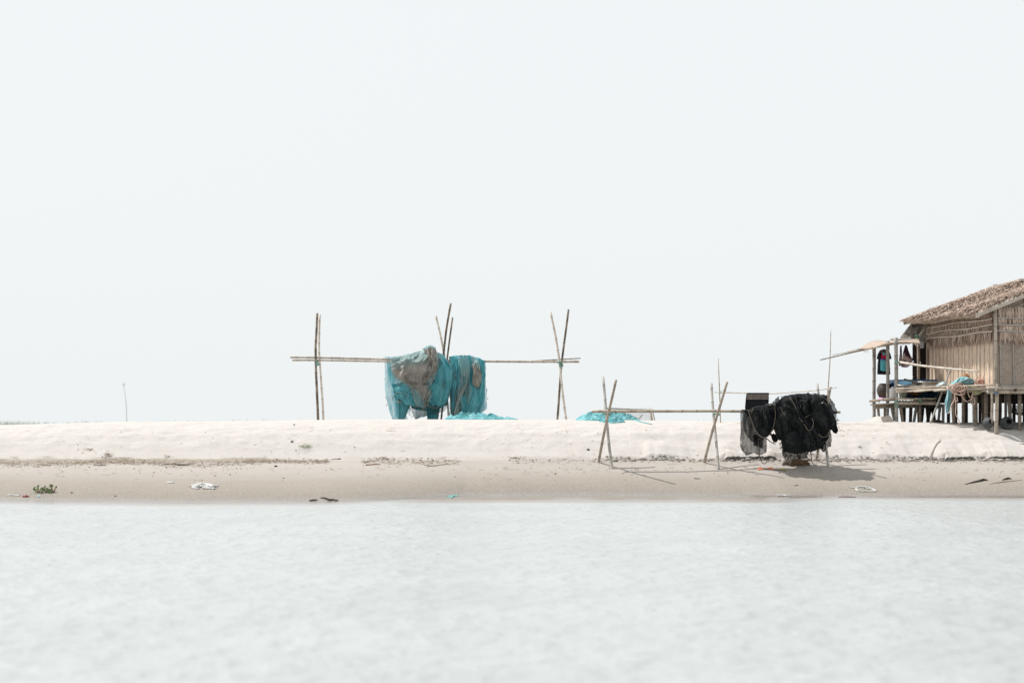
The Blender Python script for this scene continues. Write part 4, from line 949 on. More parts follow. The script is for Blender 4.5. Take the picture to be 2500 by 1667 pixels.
# veranda shelf along the wall
def Pz(px, Y, z): return Vector(((px - 1250) * Y / FPX, Y, z))
sh = [(2424, 38.1), (2300, 39.55), (2192, 40.6), (2192, 42.45), (2268, 42.5)]
q = MB(); top = [Pz(px, Y, 2.69) for px, Y in sh] + [H(.1, -.03, 2.69)]
q.add(top + [v - Vector((0, 0, .05)) for v in top], [tuple(range(6)), tuple(reversed(range(6, 12)))] + [(i, 6 + i, 6 + (i + 1) % 6, (i + 1) % 6) for i in range(6)], 0, True)
q.build('veranda_shelf', M['bamboo'], ht)
for pts, r, mk in (([(2188, 949, 40.5), (2250, 947, 40.1), (2302, 944, 39.5)], .032, 'bamboo'), ([(2205, 944, 40.6), (2312, 941, 39.5)], .02, 'bamboo'), ([(2184, 957, 40.6), (2240, 954, 40.1), (2330, 948, 39.2)], .035, 'bamboo'),
                   ([(2186, 951.5, 40.5), (2222, 952, 40.3)], .025, 'bamboo'), ([(2300, 945, 39.5), (2426, 939, 38)], .035, 'bamboo'), ([(2290, 952, 39.6), (2425, 948, 38.1)], .045, 'bamboo'), ([(2233, 956, 40.1), (2290, 951, 39.6)], .03, 'bamboo'),
                   ([(2280, 954, 39.5), (2300, 953, 39.4)], .03, 'bamboo')):
    q = MB(); q.bamboo([P(*p) for p in pts], r * .8, r * .72, .4, 8, rg, .006); q.build('shelf_rail', M[mk], ht)
# low deck
q = MB(); k = 0
for px in np.arange(2125, 2284, 3.6):
    zz = 2.375 + rg.uniform(-.012, .012) + (.03 if 2150 < px < 2190 else 0)
    yf = 40.75 + rg.uniform(-.05, .05)
    q.tube([Pz(px, yf, zz - .03), Pz(px, 42.4, zz - .02)], .026, 7)
q.build('deck_slats', M['bamboo'], ht)
for pts, r, mk in (([(2123, 979, 40.7), (2160, 975, 40.7), (2192, 971.5, 40.7)], .035, 'bamboo'), ([(2187, 972.5, 40.6), (2240, 974, 40.6)], .03, 'bamboo'), ([(2232, 973, 40.55), (2286, 973, 40.5)], .026, 'bamboo'),
                   ([(2124, 988, 40.8), (2190, 984, 40.8)], .02, 'bamboo'), ([(2186, 984, 40.65), (2295, 985, 40.5)], .042, 'bamboo'), ([(2136, 993, 41.2), (2192, 990, 41.2)], .06, 'stilt'), ([(2190, 991, 41.6), (2300, 990, 41.4)], .06, 'wood_dark'),
                   ([(2190, 989, 40.9), (2290, 994, 42.2)], .05, 'bamboo')):
    q = MB(); q.bamboo([P(*p) for p in pts], r, r * .95, .4, 8, rg, .005); q.build('deck_beam', M[mk], ht)
for px, Y, top, r, mk, lean in ((2134, 42.3, 848, .052, 'post_grey', .5), (2167, 41.2, 832, .05, 'post_grey', -1), (2188, 40.7, 824, .055, 'post_grey', 1), ):
    post(ground_end([P(px - lean, top, Y), P(px, 950, Y), P(px + lean, 1028, Y)]), r, mk, 'veranda_post')
for px, Y, r, mk, l in ((2145, 42, .04, 'post_grey', 2), (2160, 42.2, .04, 'stilt', 0), (2179, 41.2, .045, 'post_grey', 4), (2184, 42, .03, 'wood_dark', 1), (2201, 40.8, .047, 'stilt', 3), (2207, 41.8, .05, 'wood_dark', 0), (2223, 41.5, .05, 'wood_dark', -.5),
                        (2235, 41.3, .043, 'post_grey', -3), (2242, 42, .03, 'wood_dark', 0), (2246, 40.7, .042, 'stilt', 0), (2252, 41.9, .045, 'wood_dark', -2), (2264, 41.6, .05, 'wood_dark', 2), (2269, 41.8, .05, 'wood_dark', -4), (2279, 41.8, .05, 'wood_dark', 3),
                        (2293, 41, .04, 'post_grey', -2), (2303, 40.8, .042, 'post_grey', 0)):
    post(ground_end([P(px - l, 986, Y), P(px + l, 1026, Y)]), r, mk)
for px, py, Y in ((2189, 981, 40.6), (2246, 976, 40.5), (2247, 985, 40.6), (2189, 990, 40.65), (2189, 884, 40.63)):
    q = MB(); lashing(q, P(px, py, Y), .064, .035, 3, .05); q.build('lashing', M['twine'], ht)
# flap of shingles beyond the doorway
q = MB()
A, B, Cq, Dq = P(2229, 783, 43.15), P(2268, 781, 42.75), P(2268, 829, 42.55), P(2194, 826, 43.0)
for i in range(3):
    t0, t1 = i / 3, (i + 1.12) / 3
    a, b, c, d = A.lerp(Dq, t0), B.lerp(Cq, t0), B.lerp(Cq, t1), A.lerp(Dq, t1)
    for k in range(8):
        s0, s1 = k / 8 + .004, (k + 1) / 8 - .004; o = Vector((0, -.035 * i - rg.uniform(0, .006), 0))
        q.quadbox(a.lerp(b, s0) + o * .4, d.lerp(c, s0) + o - Vector((0, .04, 0)), d.lerp(c, s1) + o - Vector((0, .04, 0)), a.lerp(b, s1) + o * .4, .015, rg.choice((0, 0, .3, .7)))
q.build('shingle_flap', M['shingle'], ht)
q = MB(); q.tube([P(2243, 822, 42.3), P(2268, 790, 42.3)], .035, 7); q.build('flap_prop', M['bamboo'], ht)
q = MB(); q.tube([P(2174, 828, 42.4), P(2268, 830, 42.3)], .03, 7); q.build('flap_rail', M['bamboo_grey'], ht)
# bamboo mat over the deck
q = MB()
near = cr([(2098, 852), (2130, 850), (2150, 843), (2167, 839), (2190, 835), (2222, 835.5), (2246, 838)], 40)
farr = cr([(2099, 850), (2118, 838), (2138, 831), (2155, 831.5), (2188, 831), (2222, 829), (2242, 826)], 40)
W_, vs, fs = 7, [], []
for i in range(40):
    for j in range(W_):
        t = j / (W_ - 1); px, py = near[i] * (1 - t) + farr[i] * t
        v = P(px, py - 1.2 * math.sin(t * math.pi) + rg.uniform(-.3, .3), 40.9 + 1.5 * t); vs += [v, v - Vector((0, 0, .025))]
ix = lambda i, j, k: (i * W_ + j) * 2 + k
for i in range(39):
    for j in range(W_ - 1):
        fs += [(ix(i, j, 0), ix(i + 1, j, 0), ix(i + 1, j + 1, 0), ix(i, j + 1, 0)), (ix(i, j, 1), ix(i, j + 1, 1), ix(i + 1, j + 1, 1), ix(i + 1, j, 1))]
    for j in (0, W_ - 1): fs.append((ix(i, j, 0), ix(i, j, 1), ix(i + 1, j, 1), ix(i + 1, j, 0)))
q.add(vs, fs)
for k in range(60):
    i = rg.randrange(1, 39); px, py = near[i]; q.blade(P(px, py + rg.uniform(-.5, 1.5), 40.88), (rg.uniform(-1, .2), -.1, rg.uniform(-.5, .1)), rg.uniform(.06, .16), .008, (0, -1, 0))
q.build('mat_awning', M['mat'], ht)
for pts, r, mk in (([(2003, 878.5, 41), (2090, 858, 41.2), (2168, 842, 41.4)], .022, 'bamboo_dark'), ([(2032, 866.5, 41.6), (2110, 853, 41.6)], .014, 'bamboo'), ([(2067, 857.5, 41.8), (2112, 850, 41.8)], .016, 'bamboo_pale'), ([(2100, 855, 41.3), (2190, 838, 41.3), (2222, 837, 41.3)], .028, 'bamboo')):
    q = MB(); q.bamboo([P(*p) for p in pts], r * .7, r, .4, 7, rg, .006); q.build('awning_pole', M[mk], ht)

# ------------------------------------------------------------------ things on and around the veranda
def solo(q, name, m, label, cat, group=None, origin=None, smooth=True): return tag(q.build(name, m, None, origin, smooth), label, cat, group)
q = MB(); q.bamboo([P(2196, 884, 40.62), P(2250, 893, 40.1), P(2300, 898, 39.6), P(2391, 907, 38.75)], .034, .024, .5, 8, rg, .004)
solo(q, 'bamboo_pole', M['bamboo_pale'], 'long pale bamboo pole tied level to the veranda post along the straw wall', 'pole')
g = gp(2268, 1033, 38.5, 42); q = MB(); q.bamboo([P(2323, 896, g.y + .35), g - Vector((0, 0, .1))], .024, .03, .4, 8, rg, .004)
solo(q, 'bamboo_pole', M['bamboo_grey'], 'slanting grey bamboo pole leaning from the sand against the level pole', 'pole')
M['alu'] = mat('dull_aluminium', (.42, .41, .39), (.55, .54, .52), 6, rough=.38, metal=.75, bump=.1, bscale=20)
def basin(c, r, h, axis, name, m, label, rb=.7, cat='basin'):
    q = MB(); q.lathe([(.001, 0), (r * rb, 0), (r * (rb + .18), h * .35), (r * .97, h * .95), (r * 1.04, h), (r * 1.04, h + .012), (r * .95, h * .97), (r * (rb + .14), h * .37), (r * rb * .96, .012), (.001, .012)], c, axis, 32)
    return solo(q, name, m, label, cat)
b1 = P(2211, 951.5, 40.75); basin(b1, .3, .17, (0, -.2, 1), 'basin', M['alu'], 'smaller aluminium basin by the veranda post with a blue bowl inside')
basin(b1 + Vector((-.04, -.0, .12)), .205, .09, (0, -.26, 1), 'bowl', mat('light_blue_plastic', (.2, .42, .6), (.27, .5, .66), 5, rough=.35), 'light blue plastic bowl sitting in the smaller aluminium basin', cat='bowl')
basin(P(2263, 948.5, 40.75), .345, .2, (0, -.06, 1), 'basin', M['alu'], 'larger aluminium basin to the right of the one holding the bowl')
q = MB(); q.bamboo([P(2207, 925, 41.0), P(2225, 930, 40.9), P(2242, 937, 40.7)], .022, .03, .5, 7, rg, .002)
solo(q, 'paddle_handle', M['bamboo_dark'], 'dark wooden stick resting in the larger aluminium basin', 'stick')
q = MB(); Yt = 41.5
a, b = P(2186, 928, Yt), P(2286, 927, Yt); hh = .2
def ring(dx, z, dy): return [Vector((a.x - dx, Yt - dy, a.z + z)), Vector((b.x + dx, Yt - dy, a.z + z)), Vector((b.x + dx, Yt + .55 + dy, a.z + z)), Vector((a.x - dx, Yt + .55 + dy, a.z + z))]
L_ = [ring(-.06, -.3, -.05), ring(0, -.07, 0), ring(.03, -.07, .03), ring(.03, .02, .03), ring(0, .02, 0), ring(-.05, -.26, -.05)]
q.add([v for l in L_ for v in l], [(3, 2, 1, 0)] + [(i * 4 + k, i * 4 + (k + 1) % 4, i * 4 + 4 + (k + 1) % 4, i * 4 + 4 + k) for i in range(5) for k in range(4)] + [(20, 21, 22, 23)], 0, True)
solo(q, 'plastic_tub', mat('deep_blue_plastic', (.012, .07, .2), (.02, .09, .24), 3, rough=.4), 'long deep blue plastic tub behind the aluminium basins', 'tub')
# folded tarpaulin below the shelf
q = MB()
drape(q, [[(2200, 957), (2201, 966), (2204, 973)], [(2245, 956), (2245, 966), (2245, 973)], [(2290, 955), (2290, 964), (2288, 973)]], 41.3, .25, .1, 6, 1.5, seed=220, nu=70, nv=24, edge=.4,
      tonef=lambda U, V, F: sst(.47, .53, fbm(U * 3.2, V * 1.3, 47) - .5 * np.abs(U - .45) + .12))
solo(q, 'tarpaulin', mat('blue_tarpaulin', (.008, .045, .085), (.015, .06, .11), 5, rough=.6, tone=(.27, .1, .025)), 'dark blue tarpaulin with rusty orange patches folded under the basins', 'tarpaulin')
q = MB(); drape(q, [[(2194, 957), (2196, 972)], [(2205, 956), (2205, 973)], [(2216, 955), (2211, 972)]], 41.0, .08, .06, 3, 1, seed=224, nu=24, nv=20, edge=.3)
solo(q, 'sack', mat('pale_green_sack', (.3, .33, .24), (.4, .42, .33), 7, rough=.9), 'pale green sack beside the blue tarpaulin under the basins', 'sack')
# big jar, pink ring, white can
cj = P(2161, 974, 42.0); q = MB(); q.lathe([(.001, 0), (.13, 0), (.16, .03), (.22, .14), (.245, .24), (.235, .33), (.2, .4), (.165, .44), (.172, .455), (.16, .46), (.145, .44), (.18, .38), (.2, .24), (.12, .05), (.001, .04)], cj, n=36)
solo(q, 'water_jar', mat('dark_fired_clay', (.05, .04, .036), (.085, .066, .058), 5, rough=.75, bump=.2), 'dark round clay water jar standing on the low deck between the posts', 'jar')
q = MB(); q.lathe([(.13, 0), (.155, .0), (.16, .05), (.15, .085), (.128, .085), (.125, .05), (.13, 0)], cj - Vector((.05, .02, .045)), n=28)
solo(q, 'ring_stand', mat('pink_plastic', (.62, .28, .52), (.7, .36, .58), 8, rough=.5), 'pink ring stand under the dark clay jar', 'stand')
q = MB(); q.lathe([(.001, 0), (.115, 0), (.125, .02), (.128, .33), (.12, .36), (.06, .39), (.05, .39), (.05, .42), (.001, .42)], P(2181, 979, 41.6), n=28)
solo(q, 'plastic_can', mat('white_plastic', (.78, .78, .79), (.82, .82, .82), 5, rough=.4), 'white plastic can on the low deck right of the clay jar', 'can')
# bucket and tin on the awning
q = MB(); c = P(2251, 850, 42.0); q.lathe([(.001, 0), (.055, 0), (.07, .17), (.076, .175), (.065, .17), (.05, .01), (.001, .01)], c, n=20)
o = q.build('bucket', mat('translucent_white_plastic', (.42, .42, .44), (.5, .5, .5), 6, rough=.5), None, c); tag(o, 'small whitish bucket hanging below the awning before the dark doorway', 'bucket')
q = MB(); q.tube([c + Vector((-.074, 0, .17)), c + Vector((-.05, 0, .24)), c + Vector((0, 0, .3)), c + Vector((.05, 0, .24)), c + Vector((.074, 0, .17))], .006, 6); q.build('handle', M['wood_dark'], {'_o': o, '_w': tuple(c)})
q = MB(); c = P(2239, 827, 41.9); q.lathe([(.001, 0), (.05, 0), (.05, .1), (.054, .105), (.05, .115), (.001, .115)], c, n=18)
solo(q, 'tin', mat('green_tin', (.03, .15, .09), (.2, .33, .26), 14, rough=.35), 'small green tin standing on the mat awning', 'tin')
q = MB(); q.lathe([(.001, 0), (.12, 0), (.15, .05), (.155, .11), (.14, .11), (.13, .05), (.001, .02)], P(2255, 837, 42.2), n=22, sq=.7)
solo(q, 'basket', mat('grey_wicker', (.2, .185, .165), (.33, .31, .28), 30, (1, 1, 6), .9, .8, 60), 'shallow grey wicker basket on the awning beside the green tin', 'basket')
# shirts on a hanger
Ys = 42.35
tt = tuple(P(2158, 914, Ys)); o = bpy.data.objects.new('shirt', None); COL.objects.link(o); o.location = tt; tag(o, 'black short-sleeved shirt on a hanger between the two left veranda posts', 'shirt'); hs = {'_o': o, '_w': tt}
M['blackcloth'] = mat('black_cotton', (.014, .017, .022), (.03, .028, .04), 6, rough=.95, spec=.1)
q = MB()
drape(q, [[(2147, 855), (2143, 885), (2141.5, 914)], [(2158, 852), (2158, 885), (2157, 914.5)], [(2170, 855), (2172, 885), (2174, 914)]], Ys, .07, .04, 4, 1, seed=230, nu=40, nv=40, edge=.3); q.build('body', M['blackcloth'], hs)
for pts in ([[(2149, 854), (2143, 864), (2140, 876)], [(2153, 860), (2150, 870), (2147, 878)]], [[(2167, 854), (2173, 862), (2177, 875)], [(2163, 860), (2168, 870), (2171, 878)]]):
    q = MB(); drape(q, pts, Ys, .05, .02, 2, 1, seed=233, nu=16, nv=20, edge=.2); q.build('sleeve', M['blackcloth'], hs)
q = MB(); q.tube([P(2146, 858, Ys - .09), P(2158, 858, Ys - .09), P(2168, 858, Ys - .09)], .008, 6); q.tube([P(2158, 852, Ys), P(2160, 847, Ys), P(2163, 845, Ys), P(2164, 848, Ys)], .006, 5); q.build('hanger', M['bamboo'], hs)
o = bpy.data.objects.new('tank_top', None); COL.objects.link(o); o.location = tt; tag(o, 'sky blue and crimson sleeveless top hanging in front of the black shirt', 'top'); hk = {'_o': o, '_w': tt}
Yk2 = Ys - .14
q = MB(); drape(q, [[(2150, 877), (2149.5, 890), (2149, 903)], [(2158, 878), (2158, 892), (2157, 906)], [(2166, 879), (2167, 892), (2168, 904)]], Yk2, .03, .03, 5, .6, seed=240, nu=30, nv=24, edge=.2); q.build('skirt_panel', mat('sky_blue_cotton', (.1, .46, .52), (.15, .52, .58), 5, rough=.9), hk)
q = MB(); drape(q, [[(2151, 874), (2150, 877.5)], [(2158, 875), (2158, 878.5)], [(2165, 876), (2166, 879.5)]], Yk2 - .01, .03, .01, 4, 1, seed=243, nu=24, nv=6, edge=.1); q.build('waist_band', mat('violet_cotton', (.2, .06, .26), rough=.9), hk)
q = MB(); drape(q, [[(2151, 861), (2152, 868), (2151, 874.5)], [(2158, 866), (2158, 870), (2158, 875.5)], [(2164, 861), (2164, 868), (2165, 876.5)]], Yk2, .025, .02, 3, 1, seed=246, nu=24, nv=16, edge=.2); q.build('bodice', mat('crimson_cotton', (.42, .01, .05), (.5, .02, .08), 5, rough=.9), hk)
q = MB(); drape(q, [[(2153.5, 860), (2156, 867)], [(2158, 861), (2158, 869)], [(2162.5, 860), (2160, 867)]], Yk2 - .02, .02, .005, 2, 1, seed=248, nu=12, nv=10, edge=.1); q.build('neck_panel', bpy.data.materials['sky_blue_cotton'], hk)
# tie-dyed cloths hung from the awning
M['purple'] = mat('tie_dyed_purple_cloth', (.05, .02, .05), (.075, .03, .07), 4, rough=.9, tone=(.58, .46, .44), transl=.3)
YC = 41.9
tdye = lambda U, V, F: sst(.42, .55, V + .12 * np.sin(U * 7) + .25 * (fbm(U * 5, V * 5, 55) - .5)) * (1 - .75 * sst(.58, .68, fbm(U * 3.4, V * 4, 58)))
q = MB(); drape(q, [[(2210, 842), (2204, 866), (2203, 885), (2200, 896)], [(2212, 842), (2213, 866), (2214, 885), (2213, 897)], [(2214, 843), (2221, 863), (2228, 878), (2222, 892)]], YC, .05, .08, 4, 1, seed=250, nu=50, nv=50, edge=.4, tonef=tdye)
solo(q, 'cloth', M['purple'], 'broad purple and dusty pink tie-dyed cloth pinned up beside the dark doorway', 'cloth', 'tie-dyed cloths under the awning')
q = MB(); drape(q, [[(2198, 843), (2197, 862), (2195, 878), (2194, 893)], [(2201, 843), (2202, 862), (2203, 878), (2206, 894)]], YC + .1, .04, .05, 3, 1, seed=255, nu=30, nv=50, edge=.4, tonef=tdye)
solo(q, 'cloth', M['purple'], 'narrow twisted purple and pink cloth next to the pale veranda post', 'cloth', 'tie-dyed cloths under the awning')
# nets, ropes, sacks on the shelf
q = MB(); drape(q, [[(2284, 946), (2284, 945.5)], [(2292, 935), (2290, 946)], [(2304, 930), (2303, 946)], [(2314, 938), (2313, 946)], [(2319, 945), (2319, 946)]], 39.75, .14, .1, 5, 2, seed=260, nu=50, nv=24, edge=.6, tonef=lambda U, V, F: sst(.5, .6, fbm(U * 5, V * 3, 61)))
solo(q, 'net_bag', mat('grey_green_net', (.24, .34, .35), (.38, .47, .47), 6, rough=.85, tone=(.75, .76, .76), bump=.6, bscale=20), 'small grey-green net bag with white lumps beside the larger basin', 'net bag')
tn_ = thing('fishing_net', 'pale blue net draped on the shelf edge above the hanging rope loops', 'fishing net', tuple(P(2345, 945, 39.2)))
M['paleteal'] = mat('faded_blue_net', (.2, .4, .43), (.33, .53, .56), 5, rough=.9, bump=.7, bscale=16, transl=.2, bdist=.03)
q = MB(); drape(q, [[(2317, 940), (2317, 945), (2318, 948)], [(2332, 928), (2333, 936), (2334, 944)], [(2350, 919), (2350, 930), (2352, 940)], [(2370, 923), (2370, 932), (2370, 943)], [(2385, 929), (2384, 934), (2378, 941)]], 39.1, .16, .12, 5, 2, seed=265, nu=80, nv=36, slant=.5, edge=.7)
q.build('net_bundle', M['paleteal'], tn_)
q = MB(); drape(q, [[(2314, 946), (2310, 965), (2307, 982), (2309, 1008)], [(2318, 948), (2317, 970), (2316, 990), (2316, 1010)], [(2324, 950), (2322, 970), (2321, 990), (2318, 1003)]], 39.15, .05, .05, 4, .7, seed=270, nu=40, nv=50, edge=.8)
q.build('net_tail', M['paleteal'], tn_)
rp = thing('rope', 'pinkish beige rope hanging in loose loops from the shelf edge below the pale blue net', 'rope', tuple(P(2340, 950, 38.95)), 'ropes on the shelf')
rq = random.Random(5); q = MB()
for k in range(11):      # tangled coil on the edge
    cx, cy = 2336 + rq.uniform(-9, 9), 950 + rq.uniform(-5, 5); rx, ry = rq.uniform(9, 17), rq.uniform(5, 11); ph = rq.uniform(-.5, .5)
    pts = [(cx + rx * math.cos(a) * (1 + .1 * math.sin(3 * a + k)) + ph * ry * math.sin(a), cy + ry * math.sin(a), 38.85 + .09 * math.cos(a * 2 + k)) for a in np.linspace(0, 2 * math.pi, 26)]
    q.tube([P(*p) for p in pts], .014, 6)
q.build('coil', M['rope_pink'], rp)
q = MB()
for pts in ([(2345, 950), (2347, 965), (2355, 976), (2362, 980), (2372, 972), (2375, 960), (2374, 948)], [(2361, 948), (2364, 962), (2368, 970), (2373, 964), (2376, 950)], [(2331, 955), (2332, 970), (2334, 978), (2338, 979), (2336, 968)],
            [(2330, 960), (2330, 975), (2322, 990), (2319, 1005), (2315, 1008)], [(2332, 975), (2334, 990), (2333, 1010), (2338, 1020), (2343, 1030), (2341, 1036)], [(2376, 960), (2371, 978), (2370, 985), (2378, 988), (2380, 980), (2378, 970)]):
    c = cr(pts, 22).tolist(); q.tube([P(x, y, 38.9) for x, y in c], .012, 6)
q.build('hanging_loops', M['rope_pink'], rp)
q = MB()
for k in range(22):
    t = rq.uniform(0, 1); cx, cy = 2394 + rq.uniform(-9, 9), 934 + rq.uniform(-6, 6); rx, ry = rq.uniform(5, 11), rq.uniform(3, 7)
    q.tube([P(cx + rx * math.cos(a), cy + ry * math.sin(a) + 1.2 * math.sin(3 * a + k), 38.75 + .12 * math.sin(a + k)) for a in np.linspace(0, 2 * math.pi, 20)], .013, 6)
solo(q, 'rope', mat('salmon_rope', (.66, .38, .3), (.74, .5, .42), 30, rough=.85, bump=.4, bscale=90), 'heaped coil of salmon pink rope against the straw wall near the corner post', 'rope', 'ropes on the shelf')
q = MB(); drape(q, [[(2362, 945), (2365, 950), (2375, 955)], [(2374, 941), (2377, 953), (2380, 964)], [(2390, 941), (2391, 952), (2392, 962)], [(2402, 945), (2401, 949), (2396, 956)]], 38.75, .08, .06, 4, 1.4, seed=280, nu=50, nv=30, edge=.6)
solo(q, 'cloth', mat('olive_cloth', (.25, .25, .13), (.36, .36, .22), 6, rough=.9), 'olive green cloth hanging over the shelf edge right of the rope loops', 'cloth')
q = MB(); q.lathe([(.14, 0), (.1, .04), (.05, .09), (.006, .125), (.001, .12), (.045, .08), (.09, .03), (.135, -.006), (.14, 0)], P(2357, 921, 39.55), (.1, -.25, 1), 24)
solo(q, 'cone_hat', mat('brown_straw', (.25, .13, .06), (.36, .2, .1), 20, rough=.8, bump=.5), 'brown conical straw hat on the pale blue net against the wall', 'hat')
# pots and trap under the floor
M['pot'] = mat('grey_black_earthenware', (.055, .06, .064), (.1, .105, .108), 4, rough=.7, bump=.25, bscale=18)
def pot(px, py, Y, r, mr, ax, label):
    prof = [(.001, -r * .96), (r * .5, -r * .86), (r * .86, -r * .5), (r, 0), (r * .88, r * .46), (mr * 1.15, r * .8), (mr * 1.02, r * .86), (mr * 1.18, r * .93), (mr * 1.12, r * .96), (mr * .95, r * .92), (mr * .9, r * .8), (r * .8, r * .45), (r * .9, 0), (r * .75, -r * .5), (.001, -r * .85)]
    q = MB(); q.lathe(prof, P(px, py, Y), ax, 36); solo(q, 'clay_pot', M['pot'], label, 'pot', 'clay pots lying under the hut')
pot(2413, 1032, 38.35, .155, .062, (.2, -.95, .22), 'smaller grey clay pot lying left of the front corner stilt')
pot(2458.5, 1033, 38.5, .185, .082, (.02, -.95, .3), 'larger grey clay pot lying right of the front corner stilt, mouth outward')
q = MB(); c = P(2492, 985, 40.6)
for k in range(26):
    a = 2 * math.pi * k / 26
    q.tube([c + Vector((math.cos(a) * r, math.sin(a) * r, z)) for r, z in ((.26, .12), (.31, 0), (.31, -.12), (.22, -.27), (.05, -.33))], .008, 5)
for z, r in ((.1, .27), (.0, .31), (-.06, .315), (-.1, .312), (-.14, .305), (-.17, .295), (-.2, .28), (-.23, .26), (-.26, .235), (-.285, .2), (-.305, .15), (-.32, .1)):
    q.tube([c + Vector((math.cos(a) * r, math.sin(a) * r, z)) for a in np.linspace(0, 2 * math.pi, 25)], .012, 5)
solo(q, 'fish_trap', M['wood_dark'], 'dark round wicker fish trap hanging under the hut floor', 'fish trap')
g = gp(2170, 1031, 39, 41.5); q = MB(); Yq = g.y
q.quadbox(P(2157, 1033, Yq), P(2185, 1034, Yq), P(2173, 1014, Yq + .25), P(2152, 1017, Yq + .25), .05)
solo(q, 'slab', mat('grey_board', (.16, .14, .12), (.22, .195, .165), 6, (1, 1, 1), .9, .4), 'grey board propped on the sand mound against the veranda post', 'board', smooth=False)
q = MB(); a, b = gp(2273, 1031.5, 39, 41.5), gp(2304, 1030, 39, 41.5); q.tube([a + Vector((0, 0, .03)), a.lerp(b, .5) + Vector((0, 0, .05)), b + Vector((0, 0, .035))], [.03, .045, .03], 6)
solo(q, 'driftwood', M['bamboo_dark'], 'flat dark driftwood plank on the sand between the stilts', 'driftwood')

# ------------------------------------------------------------------ beach litter, driftwood, plants
DW = mat('dark_driftwood', (.03, .024, .022), (.075, .06, .05), 8, (1, 1, 1), .85, .6, 40)
DW2 = mat('pale_driftwood', (.2, .165, .13), (.34, .3, .25), 8, (1, 1, 1), .85, .5, 40)
def stick(pts, r, m, name, label, cat='driftwood', group=None, lift=.5):
    v = [gp(*p[:2]) for p in pts]; v = [x + Vector((0, 0, rr * lift)) for x, rr in zip(v, r)]
    q = MB(); q.tube(v, r, 7); return solo(q, name, m, label, cat, group)
stick([(2356, 1182.5), (2372, 1179), (2390, 1175.5), (2402, 1172.5), (2412, 1172.5)], [.008, .02, .03, .034, .012], DW, 'driftwood', 'longest dark driftwood pole on the wet sand, pointing down to the left', group='dark driftwood at the right')
stick([(2447, 1172.5), (2455, 1170.5), (2462, 1168.8), (2470, 1169.5)], [.012, .028, .03, .01], DW, 'driftwood', 'short stubby dark driftwood piece near the right edge', group='dark driftwood at the right')
stick([(2416, 1182), (2430, 1179.5), (2450, 1177), (2470, 1174.5), (2496, 1172)], [.006, .014, .016, .012, .006], DW2, 'driftwood', 'crooked pale stick lying just below the short stubby driftwood', group=None)
g = gp(2272, 1122); Yb = g.y
def bx(px, py, dy=0): return P(px, py, Yb) + Vector((0, dy, 0))
brn = thing('branch', 'pale forked dead branch standing upright in the sand edge below the hut', 'branch', tuple(g))
q = MB(); q.tube([g - Vector((0, 0, .12)), bx(2272, 1117), bx(2275, 1108), bx(2280, 1095), bx(2288, 1082), bx(2296, 1073)], [.04, .04, .036, .03, .026, .012], 8); q.build('stem', mat('bleached_wood', (.36, .33, .29), (.5, .47, .43), 10, (1, 1, .4), .85, .5, 40), brn)
q = MB(); q.tube([bx(2287, 1083), bx(2293, 1080), bx(2299, 1075.5)], [.018, .014, .005], 6); q.tube([bx(2291, 1080), bx(2296, 1071)], [.012, .004], 6); q.build('twig', DW2, brn)
